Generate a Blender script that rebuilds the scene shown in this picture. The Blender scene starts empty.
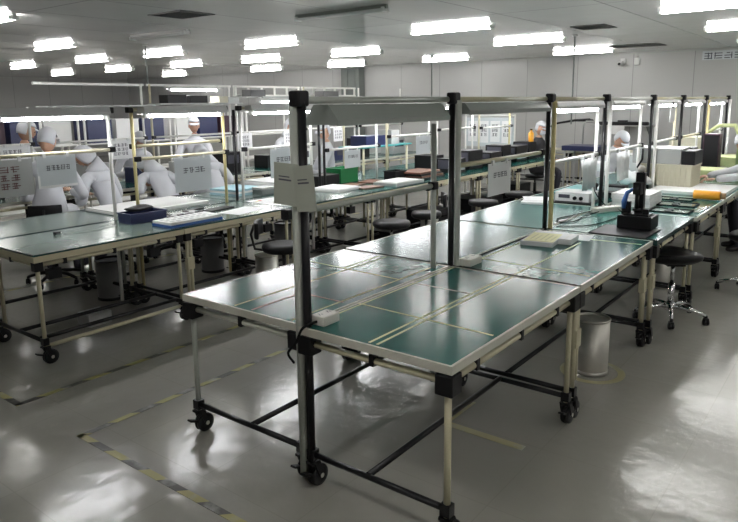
import bpy, bmesh, math, random
from mathutils import Vector, Matrix
rnd = random.Random(7)
C = bpy.context.scene.collection
sc = bpy.context.scene
# ------------------------------------------------------------------ camera, world, exposure
cd = bpy.data.cameras.new('camera'); cam = bpy.data.objects.new('camera', cd); C.objects.link(cam)
CAM_H = 1.75
yaw, pit, rol = math.radians(37.52), math.radians(10.465), math.radians(0.68)
fw = Vector((math.cos(yaw)*math.cos(pit), math.sin(yaw)*math.cos(pit), -math.sin(pit)))
rt = fw.cross(Vector((0, 0, 1))).normalized(); dn = fw.cross(rt)
r2 = rt*math.cos(rol) + dn*math.sin(rol); d2 = dn*math.cos(rol) - rt*math.sin(rol)
rot = Matrix((r2, -d2, -fw)).transposed()
cam.matrix_world = Matrix.Translation((0, 0, CAM_H)) @ rot.to_4x4()
cd.sensor_width = 36; cd.lens = 660/738*36
cd.shift_x = 1/738; cd.shift_y = -36/738
cd.clip_start = 0.05; cd.clip_end = 100
sc.camera = cam
w = bpy.data.worlds.new('world'); sc.world = w; w.use_nodes = True
w.node_tree.nodes['Background'].inputs[0].default_value = (.7, .75, .8, 1)
w.node_tree.nodes['Background'].inputs[1].default_value = 0.05
sc.view_settings.view_transform = 'Standard'; sc.view_settings.look = 'None'
sc.view_settings.gamma = 1; sc.view_settings.use_curve_mapping = False
sc.view_settings.exposure = 0.42
TUBE, BENCH_TUBE = 34.0, 58.0

# ------------------------------------------------------------------ materials
def mat(name, col, rough=.5, metal=0, noise=0, nscale=8, bump=0, bscale=40, emit=0, spec=.5, alpha=1, trans=0):
    m = bpy.data.materials.new(name); m.use_nodes = True
    nt = m.node_tree; b = nt.nodes['Principled BSDF']
    b.inputs['Base Color'].default_value = (*col, 1); b.inputs['Roughness'].default_value = rough
    b.inputs['Metallic'].default_value = metal; b.inputs['Specular IOR Level'].default_value = spec
    if alpha < 1: b.inputs['Alpha'].default_value = alpha
    if trans: b.inputs['Transmission Weight'].default_value = trans
    if emit:
        b.inputs['Emission Color'].default_value = (*col, 1); b.inputs['Emission Strength'].default_value = emit
    tc = nt.nodes.new('ShaderNodeTexCoord')
    if noise:
        n = nt.nodes.new('ShaderNodeTexNoise'); n.inputs['Scale'].default_value = nscale; n.inputs['Detail'].default_value = 5
        r = nt.nodes.new('ShaderNodeMapRange'); r.inputs[3].default_value = 1-noise; r.inputs[4].default_value = 1+noise
        mx = nt.nodes.new('ShaderNodeMix'); mx.data_type = 'RGBA'; mx.blend_type = 'MULTIPLY'
        mx.inputs[0].default_value = 1; mx.inputs[6].default_value = (*col, 1)
        nt.links.new(tc.outputs['Object'], n.inputs['Vector']); nt.links.new(n.outputs[0], r.inputs[0])
        nt.links.new(r.outputs[0], mx.inputs[7]); nt.links.new(mx.outputs[2], b.inputs['Base Color'])
    if bump:
        n2 = nt.nodes.new('ShaderNodeTexNoise'); n2.inputs['Scale'].default_value = bscale; n2.inputs['Detail'].default_value = 3
        bp = nt.nodes.new('ShaderNodeBump'); bp.inputs['Strength'].default_value = bump; bp.inputs['Distance'].default_value = .01
        nt.links.new(tc.outputs['Object'], n2.inputs['Vector']); nt.links.new(n2.outputs[0], bp.inputs['Height'])
        nt.links.new(bp.outputs[0], b.inputs['Normal'])
    return m

def panel_mat(name, col, rough, size, gap, metal=0, bump=.02, bscale=3, noise=.08, vertical=False, gapdark=.6, cell=(1, 1), spec=.5):
    """flat sheets with thin joints (floor tiles, ceiling and wall panels)"""
    m = mat(name, col, rough, metal, spec=spec); nt = m.node_tree; b = nt.nodes['Principled BSDF']
    tc = nt.nodes.new('ShaderNodeTexCoord'); br = nt.nodes.new('ShaderNodeTexBrick')
    br.offset = 0; br.inputs['Scale'].default_value = 1
    br.inputs['Brick Width'].default_value = size*cell[0]; br.inputs['Row Height'].default_value = size*cell[1]
    br.inputs['Mortar Size'].default_value = gap; br.inputs['Mortar Smooth'].default_value = .3
    br.inputs['Color1'].default_value = (*[c*(1-noise*.5) for c in col], 1)
    br.inputs['Color2'].default_value = (*[c*(1+noise*.5) for c in col], 1)
    br.inputs['Mortar'].default_value = (*[c*gapdark for c in col], 1)
    mp = nt.nodes.new('ShaderNodeMapping')
    if vertical:
        sp = nt.nodes.new('ShaderNodeSeparateXYZ'); cb = nt.nodes.new('ShaderNodeCombineXYZ'); ad = nt.nodes.new('ShaderNodeMath'); ad.operation = 'ADD'
        nt.links.new(tc.outputs['Object'], sp.inputs[0]); nt.links.new(sp.outputs[0], ad.inputs[0]); nt.links.new(sp.outputs[1], ad.inputs[1])
        nt.links.new(ad.outputs[0], cb.inputs[0]); nt.links.new(sp.outputs[2], cb.inputs[1]); nt.links.new(cb.outputs[0], mp.inputs[0])
    else: nt.links.new(tc.outputs['Object'], mp.inputs[0])
    nt.links.new(mp.outputs[0], br.inputs['Vector'])
    n = nt.nodes.new('ShaderNodeTexNoise'); n.inputs['Scale'].default_value = 1.7; n.inputs['Detail'].default_value = 6
    r = nt.nodes.new('ShaderNodeMapRange'); r.inputs[3].default_value = 1-noise; r.inputs[4].default_value = 1+noise
    mx = nt.nodes.new('ShaderNodeMix'); mx.data_type = 'RGBA'; mx.blend_type = 'MULTIPLY'; mx.inputs[0].default_value = 1
    nt.links.new(tc.outputs['Object'], n.inputs['Vector']); nt.links.new(n.outputs[0], r.inputs[0])
    nt.links.new(br.outputs[0], mx.inputs[6]); nt.links.new(r.outputs[0], mx.inputs[7])
    nt.links.new(mx.outputs[2], b.inputs['Base Color'])
    rr = nt.nodes.new('ShaderNodeMapRange'); rr.inputs[3].default_value = rough*.8; rr.inputs[4].default_value = rough*1.25
    nt.links.new(n.outputs[0], rr.inputs[0]); nt.links.new(rr.outputs[0], b.inputs['Roughness'])
    n2 = nt.nodes.new('ShaderNodeTexNoise'); n2.inputs['Scale'].default_value = bscale; n2.inputs['Detail'].default_value = 2
    bp = nt.nodes.new('ShaderNodeBump'); bp.inputs['Strength'].default_value = bump; bp.inputs['Distance'].default_value = .05
    nt.links.new(tc.outputs['Object'], n2.inputs['Vector']); nt.links.new(n2.outputs[0], bp.inputs['Height'])
    nt.links.new(bp.outputs[0], b.inputs['Normal'])
    return m

def hazard_mat(name, a, b_, period=.24, worn=.5, along=0):
    m = mat(name, a, .45); nt = m.node_tree; b = nt.nodes['Principled BSDF']
    tc = nt.nodes.new('ShaderNodeTexCoord'); sx = nt.nodes.new('ShaderNodeSeparateXYZ')
    nt.links.new(tc.outputs['Object'], sx.inputs[0])
    ad = nt.nodes.new('ShaderNodeMath'); ad.operation = 'ADD'
    nt.links.new(sx.outputs[0], ad.inputs[0]); nt.links.new(sx.outputs[1], ad.inputs[1])
    md = nt.nodes.new('ShaderNodeMath'); md.operation = 'FLOORED_MODULO'; md.inputs[1].default_value = period
    nt.links.new(ad.outputs[0], md.inputs[0])
    gt = nt.nodes.new('ShaderNodeMath'); gt.operation = 'GREATER_THAN'; gt.inputs[1].default_value = period*.5
    nt.links.new(md.outputs[0], gt.inputs[0])
    mx = nt.nodes.new('ShaderNodeMix'); mx.data_type = 'RGBA'
    mx.inputs[6].default_value = (*a, 1); mx.inputs[7].default_value = (*b_, 1)
    nt.links.new(gt.outputs[0], mx.inputs[0])
    n = nt.nodes.new('ShaderNodeTexNoise'); n.inputs['Scale'].default_value = 9; n.inputs['Detail'].default_value = 6
    nt.links.new(tc.outputs['Object'], n.inputs['Vector'])
    cr = nt.nodes.new('ShaderNodeMapRange'); cr.inputs[1].default_value = .5; cr.inputs[2].default_value = .75; cr.inputs[3].default_value = 0; cr.inputs[4].default_value = worn
    nt.links.new(n.outputs[0], cr.inputs[0])
    m2 = nt.nodes.new('ShaderNodeMix'); m2.data_type = 'RGBA'; m2.inputs[7].default_value = (.36, .36, .34, 1)
    nt.links.new(cr.outputs[0], m2.inputs[0]); nt.links.new(mx.outputs[2], m2.inputs[6]); nt.links.new(m2.outputs[2], b.inputs['Base Color'])
    return m

M = dict(
    floor=panel_mat('floor_vinyl', (.335, .325, .29), .17, .6, .003, bump=.06, bscale=9, noise=.08, gapdark=.9),
    ceil=panel_mat('ceiling_panel', (.78, .79, .77), .075, 1.15, .008, bump=.025, bscale=2.2, noise=.05, gapdark=.45, cell=(3, 1), spec=.5),
    wall=panel_mat('wall_panel', (.46, .465, .46), .35, 1.15, .008, bump=.03, bscale=2, noise=.03, vertical=True, gapdark=.6, cell=(1, 40)),
    mat=mat('green_esd_mat', (.016, .115, .098), .19, noise=.18, nscale=5, bump=.04, bscale=14, spec=.14),
    mat_dark=mat('dark_esd_mat', (.02, .06, .058), .22, noise=.2, nscale=5, bump=.03, bscale=18),
    mat_pale=mat('pale_grey_green_mat', (.14, .19, .165), .2, noise=.15, nscale=4, bump=.03, bscale=16),
    trim=mat('pale_aluminium_trim', (.55, .55, .47), .32, noise=.06),
    cream=mat('cream_coated_pipe', (.56, .52, .36), .3, noise=.08),
    greypipe=mat('grey_coated_pipe', (.36, .38, .34), .3, noise=.06),
    white=mat('white_coated_pipe', (.78, .78, .74), .3),
    yellow=mat('yellow_coated_pipe', (.62, .54, .26), .32, noise=.08),
    black=mat('black_plastic', (.008, .008, .009), .45, noise=.15, spec=.3),
    blackpipe=mat('black_coated_pipe', (.009, .009, .010), .3, spec=.35),
    rubber=mat('black_rubber', (.008, .008, .008), .8, spec=.1),
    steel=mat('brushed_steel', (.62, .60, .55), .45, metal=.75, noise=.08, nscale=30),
    chrome=mat('chrome', (.75, .75, .76), .12, metal=1),
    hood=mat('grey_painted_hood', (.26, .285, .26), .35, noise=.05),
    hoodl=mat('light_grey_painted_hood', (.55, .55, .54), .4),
    bodyw=mat('white_fixture_body', (.72, .73, .72), .4),
    unlit=mat('unlit_glass_tube', (.75, .76, .75), .2),
    tube=mat('lit_tube', (1, .98, .96), .4, emit=TUBE),
    btube=mat('lit_bench_tube', (.97, .97, 1), .4, emit=BENCH_TUBE),
    tapey=mat('yellow_masking_tape', (.74, .75, .45), .55, noise=.1),
    tapew=mat('white_masking_tape', (.72, .72, .66), .4),
    tapep=mat('pink_faded_tape', (.42, .26, .22), .5),
    paper=mat('white_paper', (.80, .80, .80), .6, noise=.03),
    paperg=mat('shaded_paper', (.36, .38, .32), .6, noise=.03),  # greenish paper, base colour darkened to hold its backlit shade
    sign=mat('clear_sleeved_notice', (.60, .64, .66), .22, noise=.03),
    ink=mat('dark_print', (.06, .06, .08), .6),
    inkred=mat('red_print', (.16, .06, .06), .6),
    coat=mat('white_cleanroom_cloth', (.62, .63, .66), .75, noise=.05, nscale=6, bump=.2, bscale=12),
    trouser=mat('dark_trousers', (.03, .03, .04), .8),
    darkcloth=mat('dark_jacket_cloth', (.03, .03, .035), .8),
    skin=mat('skin', (.55, .32, .22), .5),
    hair=mat('black_hair', (.015, .012, .01), .6),
    mask=mat('pale_face_mask', (.65, .66, .7), .8),
    eye=mat('eye_dark', (.02, .015, .015), .3),
    lip=mat('lip', (.42, .16, .14), .5),
    navy=mat('navy_blue_plastic', (.018, .025, .085), .35),
    blue=mat('blue_plastic', (.03, .12, .38), .4),
    paleblue=mat('pale_blue_foam', (.35, .55, .62), .6),
    maroon=mat('maroon_plastic', (.045, .015, .03), .45),
    teal=mat('teal_plastic', (.05, .30, .30), .4),
    green=mat('green_plastic', (.005, .19, .05), .4),
    copper=mat('copper_brown_board', (.15, .06, .035), .4, noise=.25, nscale=30),
    greybox=mat('grey_plastic', (.42, .43, .42), .4),
    beige=mat('beige_plastic', (.62, .59, .46), .45),
    palegreen=mat('pale_green_yellow_film', (.55, .60, .30), .4),
    paleyellow=mat('pale_yellow_paper', (.78, .76, .42), .6),
    orange=mat('orange_plastic_wrap', (.85, .38, .03), .3),
    foam=mat('white_foam', (.80, .80, .78), .7, noise=.04),
    wall_dark=mat('grey_green_column_paint', (.17, .19, .18), .4),
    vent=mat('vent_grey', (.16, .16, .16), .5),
    card=mat('brown_cardboard', (.33, .21, .11), .8),
    plug=mat('white_socket_plastic', (.68, .67, .60), .4),
    haz=hazard_mat('worn_yellow_black_tape', (.36, .32, .12), (.07, .065, .055), .30, .9),
    yel=hazard_mat('worn_yellow_floor_tape', (.40, .36, .20), (.40, .35, .19), .5, 1.0),
    film=mat('clear_plastic_bag', (.75, .77, .77), .3, noise=.1, bump=.6, bscale=30),
    red=mat('red_plastic', (.45, .03, .03), .4),
)

# ------------------------------------------------------------------ mesh collecting
class MB:
    def __init__(s): s.v = []; s.f = []; s.m = []; s.s = []
    def add(s, vs, fs, mi=0, smooth=False):
        o = len(s.v); s.v += [tuple(p) for p in vs]
        for f in fs: s.f.append([i+o for i in f]); s.m.append(mi); s.s.append(smooth)
    def box(s, c, d, rz=0, mi=0, rx=0, ry=0):
        R = Matrix.Rotation(rz, 3, 'Z') @ Matrix.Rotation(ry, 3, 'Y') @ Matrix.Rotation(rx, 3, 'X')
        c = Vector(c); vs = [c + R @ Vector((x*d[0]/2, y*d[1]/2, z*d[2]/2)) for z in (-1, 1) for y in (-1, 1) for x in (-1, 1)]
        s.add(vs, [(0, 2, 3, 1), (4, 5, 7, 6), (0, 1, 5, 4), (2, 6, 7, 3), (0, 4, 6, 2), (1, 3, 7, 5)], mi); return s
    def bx(s, x0, x1, y0, y1, z0, z1, mi=0): return s.box(((x0+x1)/2, (y0+y1)/2, (z0+z1)/2), (abs(x1-x0), abs(y1-y0), abs(z1-z0)), 0, mi)
    def tube(s, pts, r, n=10, mi=0, caps=True):
        pts = [Vector(p) for p in pts]; rs = r if isinstance(r, (list, tuple)) else [r]*len(pts)
        vs = []; k = len(pts); prev = None
        for i, p in enumerate(pts):
            t = (pts[min(i+1, k-1)] - pts[max(i-1, 0)]).normalized()
            if prev is None:
                a = Vector((0, 0, 1)) if abs(t.z) < .9 else Vector((1, 0, 0))
                u = t.cross(a).normalized()
            else:
                u = (prev - t*prev.dot(t)).normalized()
            prev = u; v = t.cross(u)
            for j in range(n):
                q = 2*math.pi*j/n; vs.append(p + (u*math.cos(q) + v*math.sin(q))*rs[i])
        fs = []
        for i in range(k-1):
            for j in range(n):
                a, b = i*n+j, i*n+(j+1) % n; fs.append((a, b, b+n, a+n))
        o = len(s.v); s.add(vs, fs, mi, True)
        if caps:
            s.f.append([o+j for j in range(n)][::-1]); s.m.append(mi); s.s.append(False)
            s.f.append([o+(k-1)*n+j for j in range(n)]); s.m.append(mi); s.s.append(False)
        return s
    def lathe(s, prof, c=(0, 0, 0), n=20, mi=0, axis='z'):
        vs = []; k = len(prof)
        for r, z in prof:
            for j in range(n):
                q = 2*math.pi*j/n; a, b = r*math.cos(q), r*math.sin(q)
                p = (a, b, z) if axis == 'z' else ((z, a, b) if axis == 'x' else (b, z, a))
                vs.append((c[0]+p[0], c[1]+p[1], c[2]+p[2]))
        fs = [(i*n+j, i*n+(j+1) % n, (i+1)*n+(j+1) % n, (i+1)*n+j) for i in range(k-1) for j in range(n)]
        o = len(s.v); s.add(vs, fs, mi, True)
        if prof[0][0] > 1e-4: s.f.append([o+j for j in range(n)][::-1]); s.m.append(mi); s.s.append(False)
        if prof[-1][0] > 1e-4: s.f.append([o+(k-1)*n+j for j in range(n)]); s.m.append(mi); s.s.append(False)
        return s
    def prism(s, poly, axis, a, b, mi=0):
        """poly: 2-D outline, extruded along axis from a to b"""
        n = len(poly)
        def P(p, t): return (t, p[0], p[1]) if axis == 'x' else ((p[0], t, p[1]) if axis == 'y' else (p[0], p[1], t))
        s.add([P(p, a) for p in poly] + [P(p, b) for p in poly],
              [tuple(range(n))[::-1], tuple(range(n, 2*n))] + [(i, (i+1) % n, n+(i+1) % n, n+i) for i in range(n)], mi); return s
    def ball(s, c, r, n=10, mi=0):
        k = n//2+1; r = r if isinstance(r, (tuple, list)) else (r, r, r); o = []
        for i in range(k):
            ph = math.pi*i/(k-1)
            for j in range(n):
                q = 2*math.pi*j/n
                o.append((c[0]+r[0]*math.sin(ph)*math.cos(q), c[1]+r[1]*math.sin(ph)*math.sin(q), c[2]-r[2]*math.cos(ph)))
        s.add(o, [(i*n+j, i*n+(j+1) % n, (i+1)*n+(j+1) % n, (i+1)*n+j) for i in range(k-1) for j in range(n)], mi, True); return s
    def mesh(s, name, mats):
        me = bpy.data.meshes.new(name); me.from_pydata(s.v, [], s.f)
        for m in (mats if isinstance(mats, (list, tuple)) else [mats]): me.materials.append(m)
        me.polygons.foreach_set('material_index', s.m); me.polygons.foreach_set('use_smooth', s.s)
        bm = bmesh.new(); bm.from_mesh(me); bmesh.ops.remove_doubles(bm, verts=bm.verts, dist=1e-6)
        bmesh.ops.recalc_face_normals(bm, faces=bm.faces); bm.to_mesh(me); bm.free(); me.update(); return me
    def obj(s, name, mats, parent=None, loc=(0, 0, 0), rz=0, bev=0):
        o = bpy.data.objects.new(name, s.mesh(name, mats)); C.objects.link(o); o.location = loc; o.rotation_euler = (0, 0, rz)
        if parent: o.parent = parent
        if bev:
            b = o.modifiers.new('bevel', 'BEVEL'); b.width = bev; b.segments = 2; b.limit_method = 'ANGLE'
        return o

def tag(o, label, cat, group=None):
    o['label'] = label; o['category'] = cat
    if group: o['group'] = group
    return o
def thing(name, label, cat, loc=(0, 0, 0), rz=0, group=None):
    o = bpy.data.objects.new(name, None); o.empty_display_size = .1; C.objects.link(o)
    o.location = loc; o.rotation_euler = (0, 0, rz); return tag(o, label, cat, group)
def struct(o): o['kind'] = 'structure'; return o
def copy_tree(src, loc, rz, label, group=None):
    r = src.copy(); C.objects.link(r); r.location = loc; r.rotation_euler = (0, 0, rz); r['label'] = label
    if group: r['group'] = group
    for ch in list(src.children):
        c = ch.copy(); C.objects.link(c); c.parent = r
        for g in list(ch.children):
            d = g.copy(); C.objects.link(d); d.parent = c
    return r

# ------------------------------------------------------------------ the room
X0, X1, Y0, Y1, CH = -3.0, 14.3, -4.5, 22.0, 2.70
struct(MB().bx(X0, X1, Y0, Y1, -.1, 0).obj('floor', M['floor']))
struct(MB().bx(X0, X1, Y0, Y1, CH, CH+.1).obj('ceiling', M['ceil']))
struct(MB().bx(X1, X1+.1, Y0, Y1, 0, CH).obj('wall_far', M['wall']))
struct(MB().bx(X0, X1, Y1, Y1+.1, 0, CH).obj('wall_left', M['wall']))
struct(MB().bx(X0-.1, X0, Y0, Y1, 0, CH).obj('wall_back', M['wall']))
struct(MB().bx(X0, X1, Y0-.1, Y0, 0, CH).obj('wall_right', M['wall']))
struct(MB().bx(X1-.012, X1, Y0, Y1, 0, .09).obj('baseboard_far', M['greybox']))
struct(MB().bx(X1-.03, X1, Y0, Y1, CH-.03, CH).obj('trim_1', M['greybox']))
col = struct(MB().bx(14.02, 14.28, 11.02, 11.62, 0, CH-.03).bx(14.0, 14.02, 11.14, 11.22, 0, CH-.03).bx(14.0, 14.02, 11.4, 11.46, 0, CH-.03).obj('trim_2', M['wall_dark']))

def tape(name, label, pts, wdt, m, group=None):
    mb = MB()
    for (a, b) in zip(pts[:-1], pts[1:]):
        a, b = Vector(a), Vector(b); d = b-a; ang = math.atan2(d.y, d.x)
        mb.box((*((a+b)/2), .001), (d.length+wdt*.98, wdt, .0016), ang)
    return tag(mb.obj(name, m), label, 'floor tape', group)
tape('hazard_tape', 'worn yellow and black hazard tape on floor along the front bench island', [(11.5, 3.25), (1.67, 3.25), (1.67, .85)], .04, M['haz'])
tape('hazard_tape', 'worn yellow and black hazard tape on floor along the left bench island', [(11.5, 3.92), (1.65, 3.92), (1.65, 6.6)], .04, M['haz'])
tape('hazard_tape', 'faint hazard tape on floor behind the left bench island', [(1.75, 6.55), (9, 6.55)], .05, M['haz'])
def ring(label, c, r):
    mb = MB(); n = 28
    vs = []; 
    for j in range(n):
        q = 2*math.pi*j/n
        for rr in (r, r+.045): vs.append((rr*math.cos(q), rr*math.sin(q), .0015))
    mb.add(vs, [(2*j, 2*j+1, (2*j+3) % (2*n), (2*j+2) % (2*n)) for j in range(n)])
    return tag(mb.obj('floor_ring_mark', M['yel'], None, (*c, 0)), label, 'floor mark')
ring('worn yellow ring painted on floor around the nearest steel bin', (4.13, 1.33), .16)
tape('floor_tape', 'worn yellow tape square on floor under the nearest green bench', [(2.95, 1.3), (2.95, 1.75), (3.25, 1.75)], .05, M['yel'])

# ------------------------------------------------------------------ ceiling lights
def build_fixture(lit, label, loc):
    t = thing('ceiling_light', label, 'ceiling light', loc, 0, 'twin tube ceiling lights')
    L = 1.22
    MB().prism([(-.018, -.04), (.018, -.04), (.018, 0), (-.018, 0)], 'y', -L/2, L/2).obj('fixture_body', M['hood'] if lit is False else M['bodyw'], t)
    for x in (-.034, .034):
        MB().tube([(x, -L/2+.03, -.048), (x, L/2-.03, -.048)], .013, 8).obj('tube', M['tube'] if lit else M['unlit'], t)
    for y in (-1, 1):
        MB().bx(-.05, .05, y*(L/2-.03)-.012, y*(L/2-.03)+.012, -.064, -.025).obj('end_socket', M['bodyw'], t)
    return t
rows = {-1.4: 'row behind the camera', 0.8: 'row over the camera', 3.3: 'nearest row', 5.3: 'second row', 7.4: 'third row', 9.7: 'fourth row', 12.3: 'farthest row'}
added_lights = {0.8: [-1.7, 1.34], -1.4: [-1.7], 3.3: [-1.7, 10.4, 13.2], 5.3: [-1.7, 12.6], 7.4: [-1.7], 9.75: [-1.7], 12.45: [1.36]}
grid = {3.4: [7.75], 5.48: [4.55, 7.65, 10.3], 7.62: [1.36, 4.48, 7.72, 10.5, 12.9, 15.8], 10.05: [1.38, 4.5, 7.95, 10.5, 13.0, 15.8, 18.6], 12.9: [4.65, 7.7, 10.5, 13.3, 17.3]}
ordw = ['rightmost', 'second from right', 'third from right', 'fourth from right', 'fifth from right', 'sixth from right', 'seventh from right']
litproto = None
for X, ys in grid.items():
    rn = rows[min(rows, key=lambda k: abs(k-X))]
    for i, Y in enumerate(ys):
        if (X, Y) in ((5.48, 4.55), (5.48, 7.65)):
            build_fixture(Y > 5 and None, ['unlit grey twin tube light at the top middle of the ceiling', 'unlit white twin tube light left of the square ceiling vent'][Y > 5], (X, Y, CH)); continue
        lb = 'lit twin tube light on ceiling, %s from camera, %s in its row' % (rn, ordw[i])
        if len(ys) == 1: lb = 'lit twin tube light cut by the top left edge of the photo'
        if litproto is None: litproto = build_fixture(True, lb, (X, Y, CH))
        else: copy_tree(litproto, (X, Y, CH), 0, lb)
for X, ys in added_lights.items():      # unseen lamps added outside the frame as extra light, continuing the rows
    for Y in ys: copy_tree(litproto, (X, Y, CH), 0, 'added unseen fill light on ceiling, %s, %s' % (rows[min(rows, key=lambda k: abs(k-X))], 'far right' if Y < 0 else ('right' if Y < 3 else ('middle' if Y < 5 else ('left' if Y < 11 else 'far left')))))
def vent(label, x, y, sx, sy):
    t = thing('ceiling_vent', label, 'ceiling vent', (x, y, CH))
    m = MB()
    for a, b, c, d in ((-sx/2, sx/2, -sy/2, -sy/2+.03), (-sx/2, sx/2, sy/2-.03, sy/2), (-sx/2, -sx/2+.03, -sy/2+.03, sy/2-.03), (sx/2-.03, sx/2, -sy/2+.03, sy/2-.03)): m.bx(a, b, c, d, -.01, 0)
    m.obj('vent_frame', M['vent'], t)
    g = MB()
    k = int(sy/.06)
    for i in range(k): g.box((0, -sy/2+.03+(i+.5)*(sy-.06)/k, -.009), (sx-.06, .03, .003), 0, 0, .25)
    g.obj('grille', M['vent'], t)
    MB().bx(-sx/2+.03, sx/2-.03, -sy/2+.03, sy/2-.03, -.004, -.001).obj('backing', M['wall_dark'], t)
vent('dark square vent in ceiling at the upper left', 4.6, 6.0, .45, .55)
vent('grey rectangular ceiling vent near the wall camera', 12.5, 3.55, .6, .85)
vent('flat grey ceiling vent between the right hand lights', 8.95, 3.1, .5, .45)
# hanging rods and wall fittings
def rod(label, x, y, z0, r=.012):
    t = thing('hanging_rod', label, 'hanging rod', (x, y, 0))
    MB().tube([(0, 0, z0), (0, 0, CH)], r, 8).obj('rod', M['wall_dark'], t)
    MB().lathe([(.04, CH-.02), (.04, CH)], n=12).obj('flange', M['greybox'], t)
rod('thin dark rod hanging from ceiling behind the grey lamp hood', 12.2, 7.62, 1.5)
rod('dark cable rod hanging from ceiling above the swing arm lamp', 9.85, 3.68, 1.4)
rod('slim rod hanging from ceiling above the left bench line', 6.4, 9.3, 2.02)
t = thing('security_camera', 'small white security camera on the far wall under the ceiling', 'camera', (X1, 4.3, 2.5))
MB().box((-.02, 0, .04), (.04, .1, .1)).obj('mount', M['bodyw'], t, bev=.005)
MB().tube([(-.03, 0, .03), (-.10, 0, .0)], .015, 8).obj('arm', M['greybox'], t)
MB().lathe([(.02, -.02), (.045, 0), (.045, .16), (.035, .17)], (-.26, 0, -.03), 14, 0, 'x').obj('housing', M['bodyw'], t)
MB().lathe([(.03, 0), (.03, .01)], (-.288, 0, -.03), 12, 0, 'x').obj('lens', M['black'], t)
t = thing('sensor_box', 'small white junction box beside the wall camera', 'junction box', (X1, 4.02, 2.52))
MB().bx(-.06, 0, -.05, .05, -.07, .07).obj('box', M['bodyw'], t, bev=.006); MB().tube([(-.02, 0, .07), (-.02, 0, .15)], .01, 8).obj('conduit', M['greybox'], t)

def strokes(mb, x0, x1, z0, z1, n, y, rows=1, flip=False, th=None):
    """rows of small dark stroke clusters like printed characters, on a vertical sheet facing -y"""
    for r in range(rows):
        za = z1-(z1-z0)*(r+1)/rows*1.0; zb = z1-(z1-z0)*r/rows; zb -= (zb-za)*.25
        cw = (x1-x0)/n
        for i in range(n):
            xa = x0+i*cw+cw*.1; xb = x0+(i+1)*cw-cw*.1; h = zb-za; t_ = th or min(h, xb-xa)*.13
            for k in range(3): 
                z = za+h*(.12+.38*k); a = xa+(xb-xa)*rnd.choice((0, 0, .25)); mb.bx(a, xb-(xb-xa)*rnd.choice((0, 0, .3)), y-.0006, y, z-t_/2, z+t_/2)
            for k in range(2):
                x = xa+(xb-xa)*rnd.choice((.1, .3, .5, .7, .9)); mb.bx(x-t_/2, x+t_/2, y-.0006, y, za+h*rnd.choice((0, .1)), zb)
    return mb
t = thing('wall_sign', 'long pale sign strip with dark characters high on far wall', 'sign', (X1, 2.2, 2.57))
MB().bx(-.02, 0, -.62, .62, -.085, .085).obj('board', M['sign'], t)
o = strokes(MB(), -.6, .6, -.07, .09, 7, 0).obj('printed_characters', M['ink'], t); o.rotation_euler = (0, 0, -math.pi/2); o.location = (-.0206, 0, 0)

# ------------------------------------------------------------------ benches
def caster(parent, x, y, r=.052):
    mb = MB()
    mb.lathe([(r*.55, -.022), (r*.93, -.022), (r, -.015), (r, -.004), (r*.8, -.003), (r*.8, .003), (r, .004), (r, .015), (r*.93, .022), (r*.55, .022)], (x+.03, y, r), 16, 0, 'y')
    mb.lathe([(.012, -.031), (.012, .031)], (x+.03, y, r), 8, 1, 'y')
    for s in (-1, 1): mb.prism([(x-.018, r*2+.025), (x+.02, r*2+.025), (x+.042, r*.8), (x+.02, r*.8)], 'y', y+s*.027-.003, y+s*.027+.003, 0)
    mb.box((x, y, r*2+.022), (.05, .05, .012), 0, 0); mb.tube([(x, y, r*2+.02), (x, y, r*2+.06)], .012, 8, 1)
    mb.box((x-.045, y, r*1.6), (.05, .03, .01), 0, 0, 0, .4)
    return mb.obj('caster', [M['black'], M['steel']], parent)
PR = .0145
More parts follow.
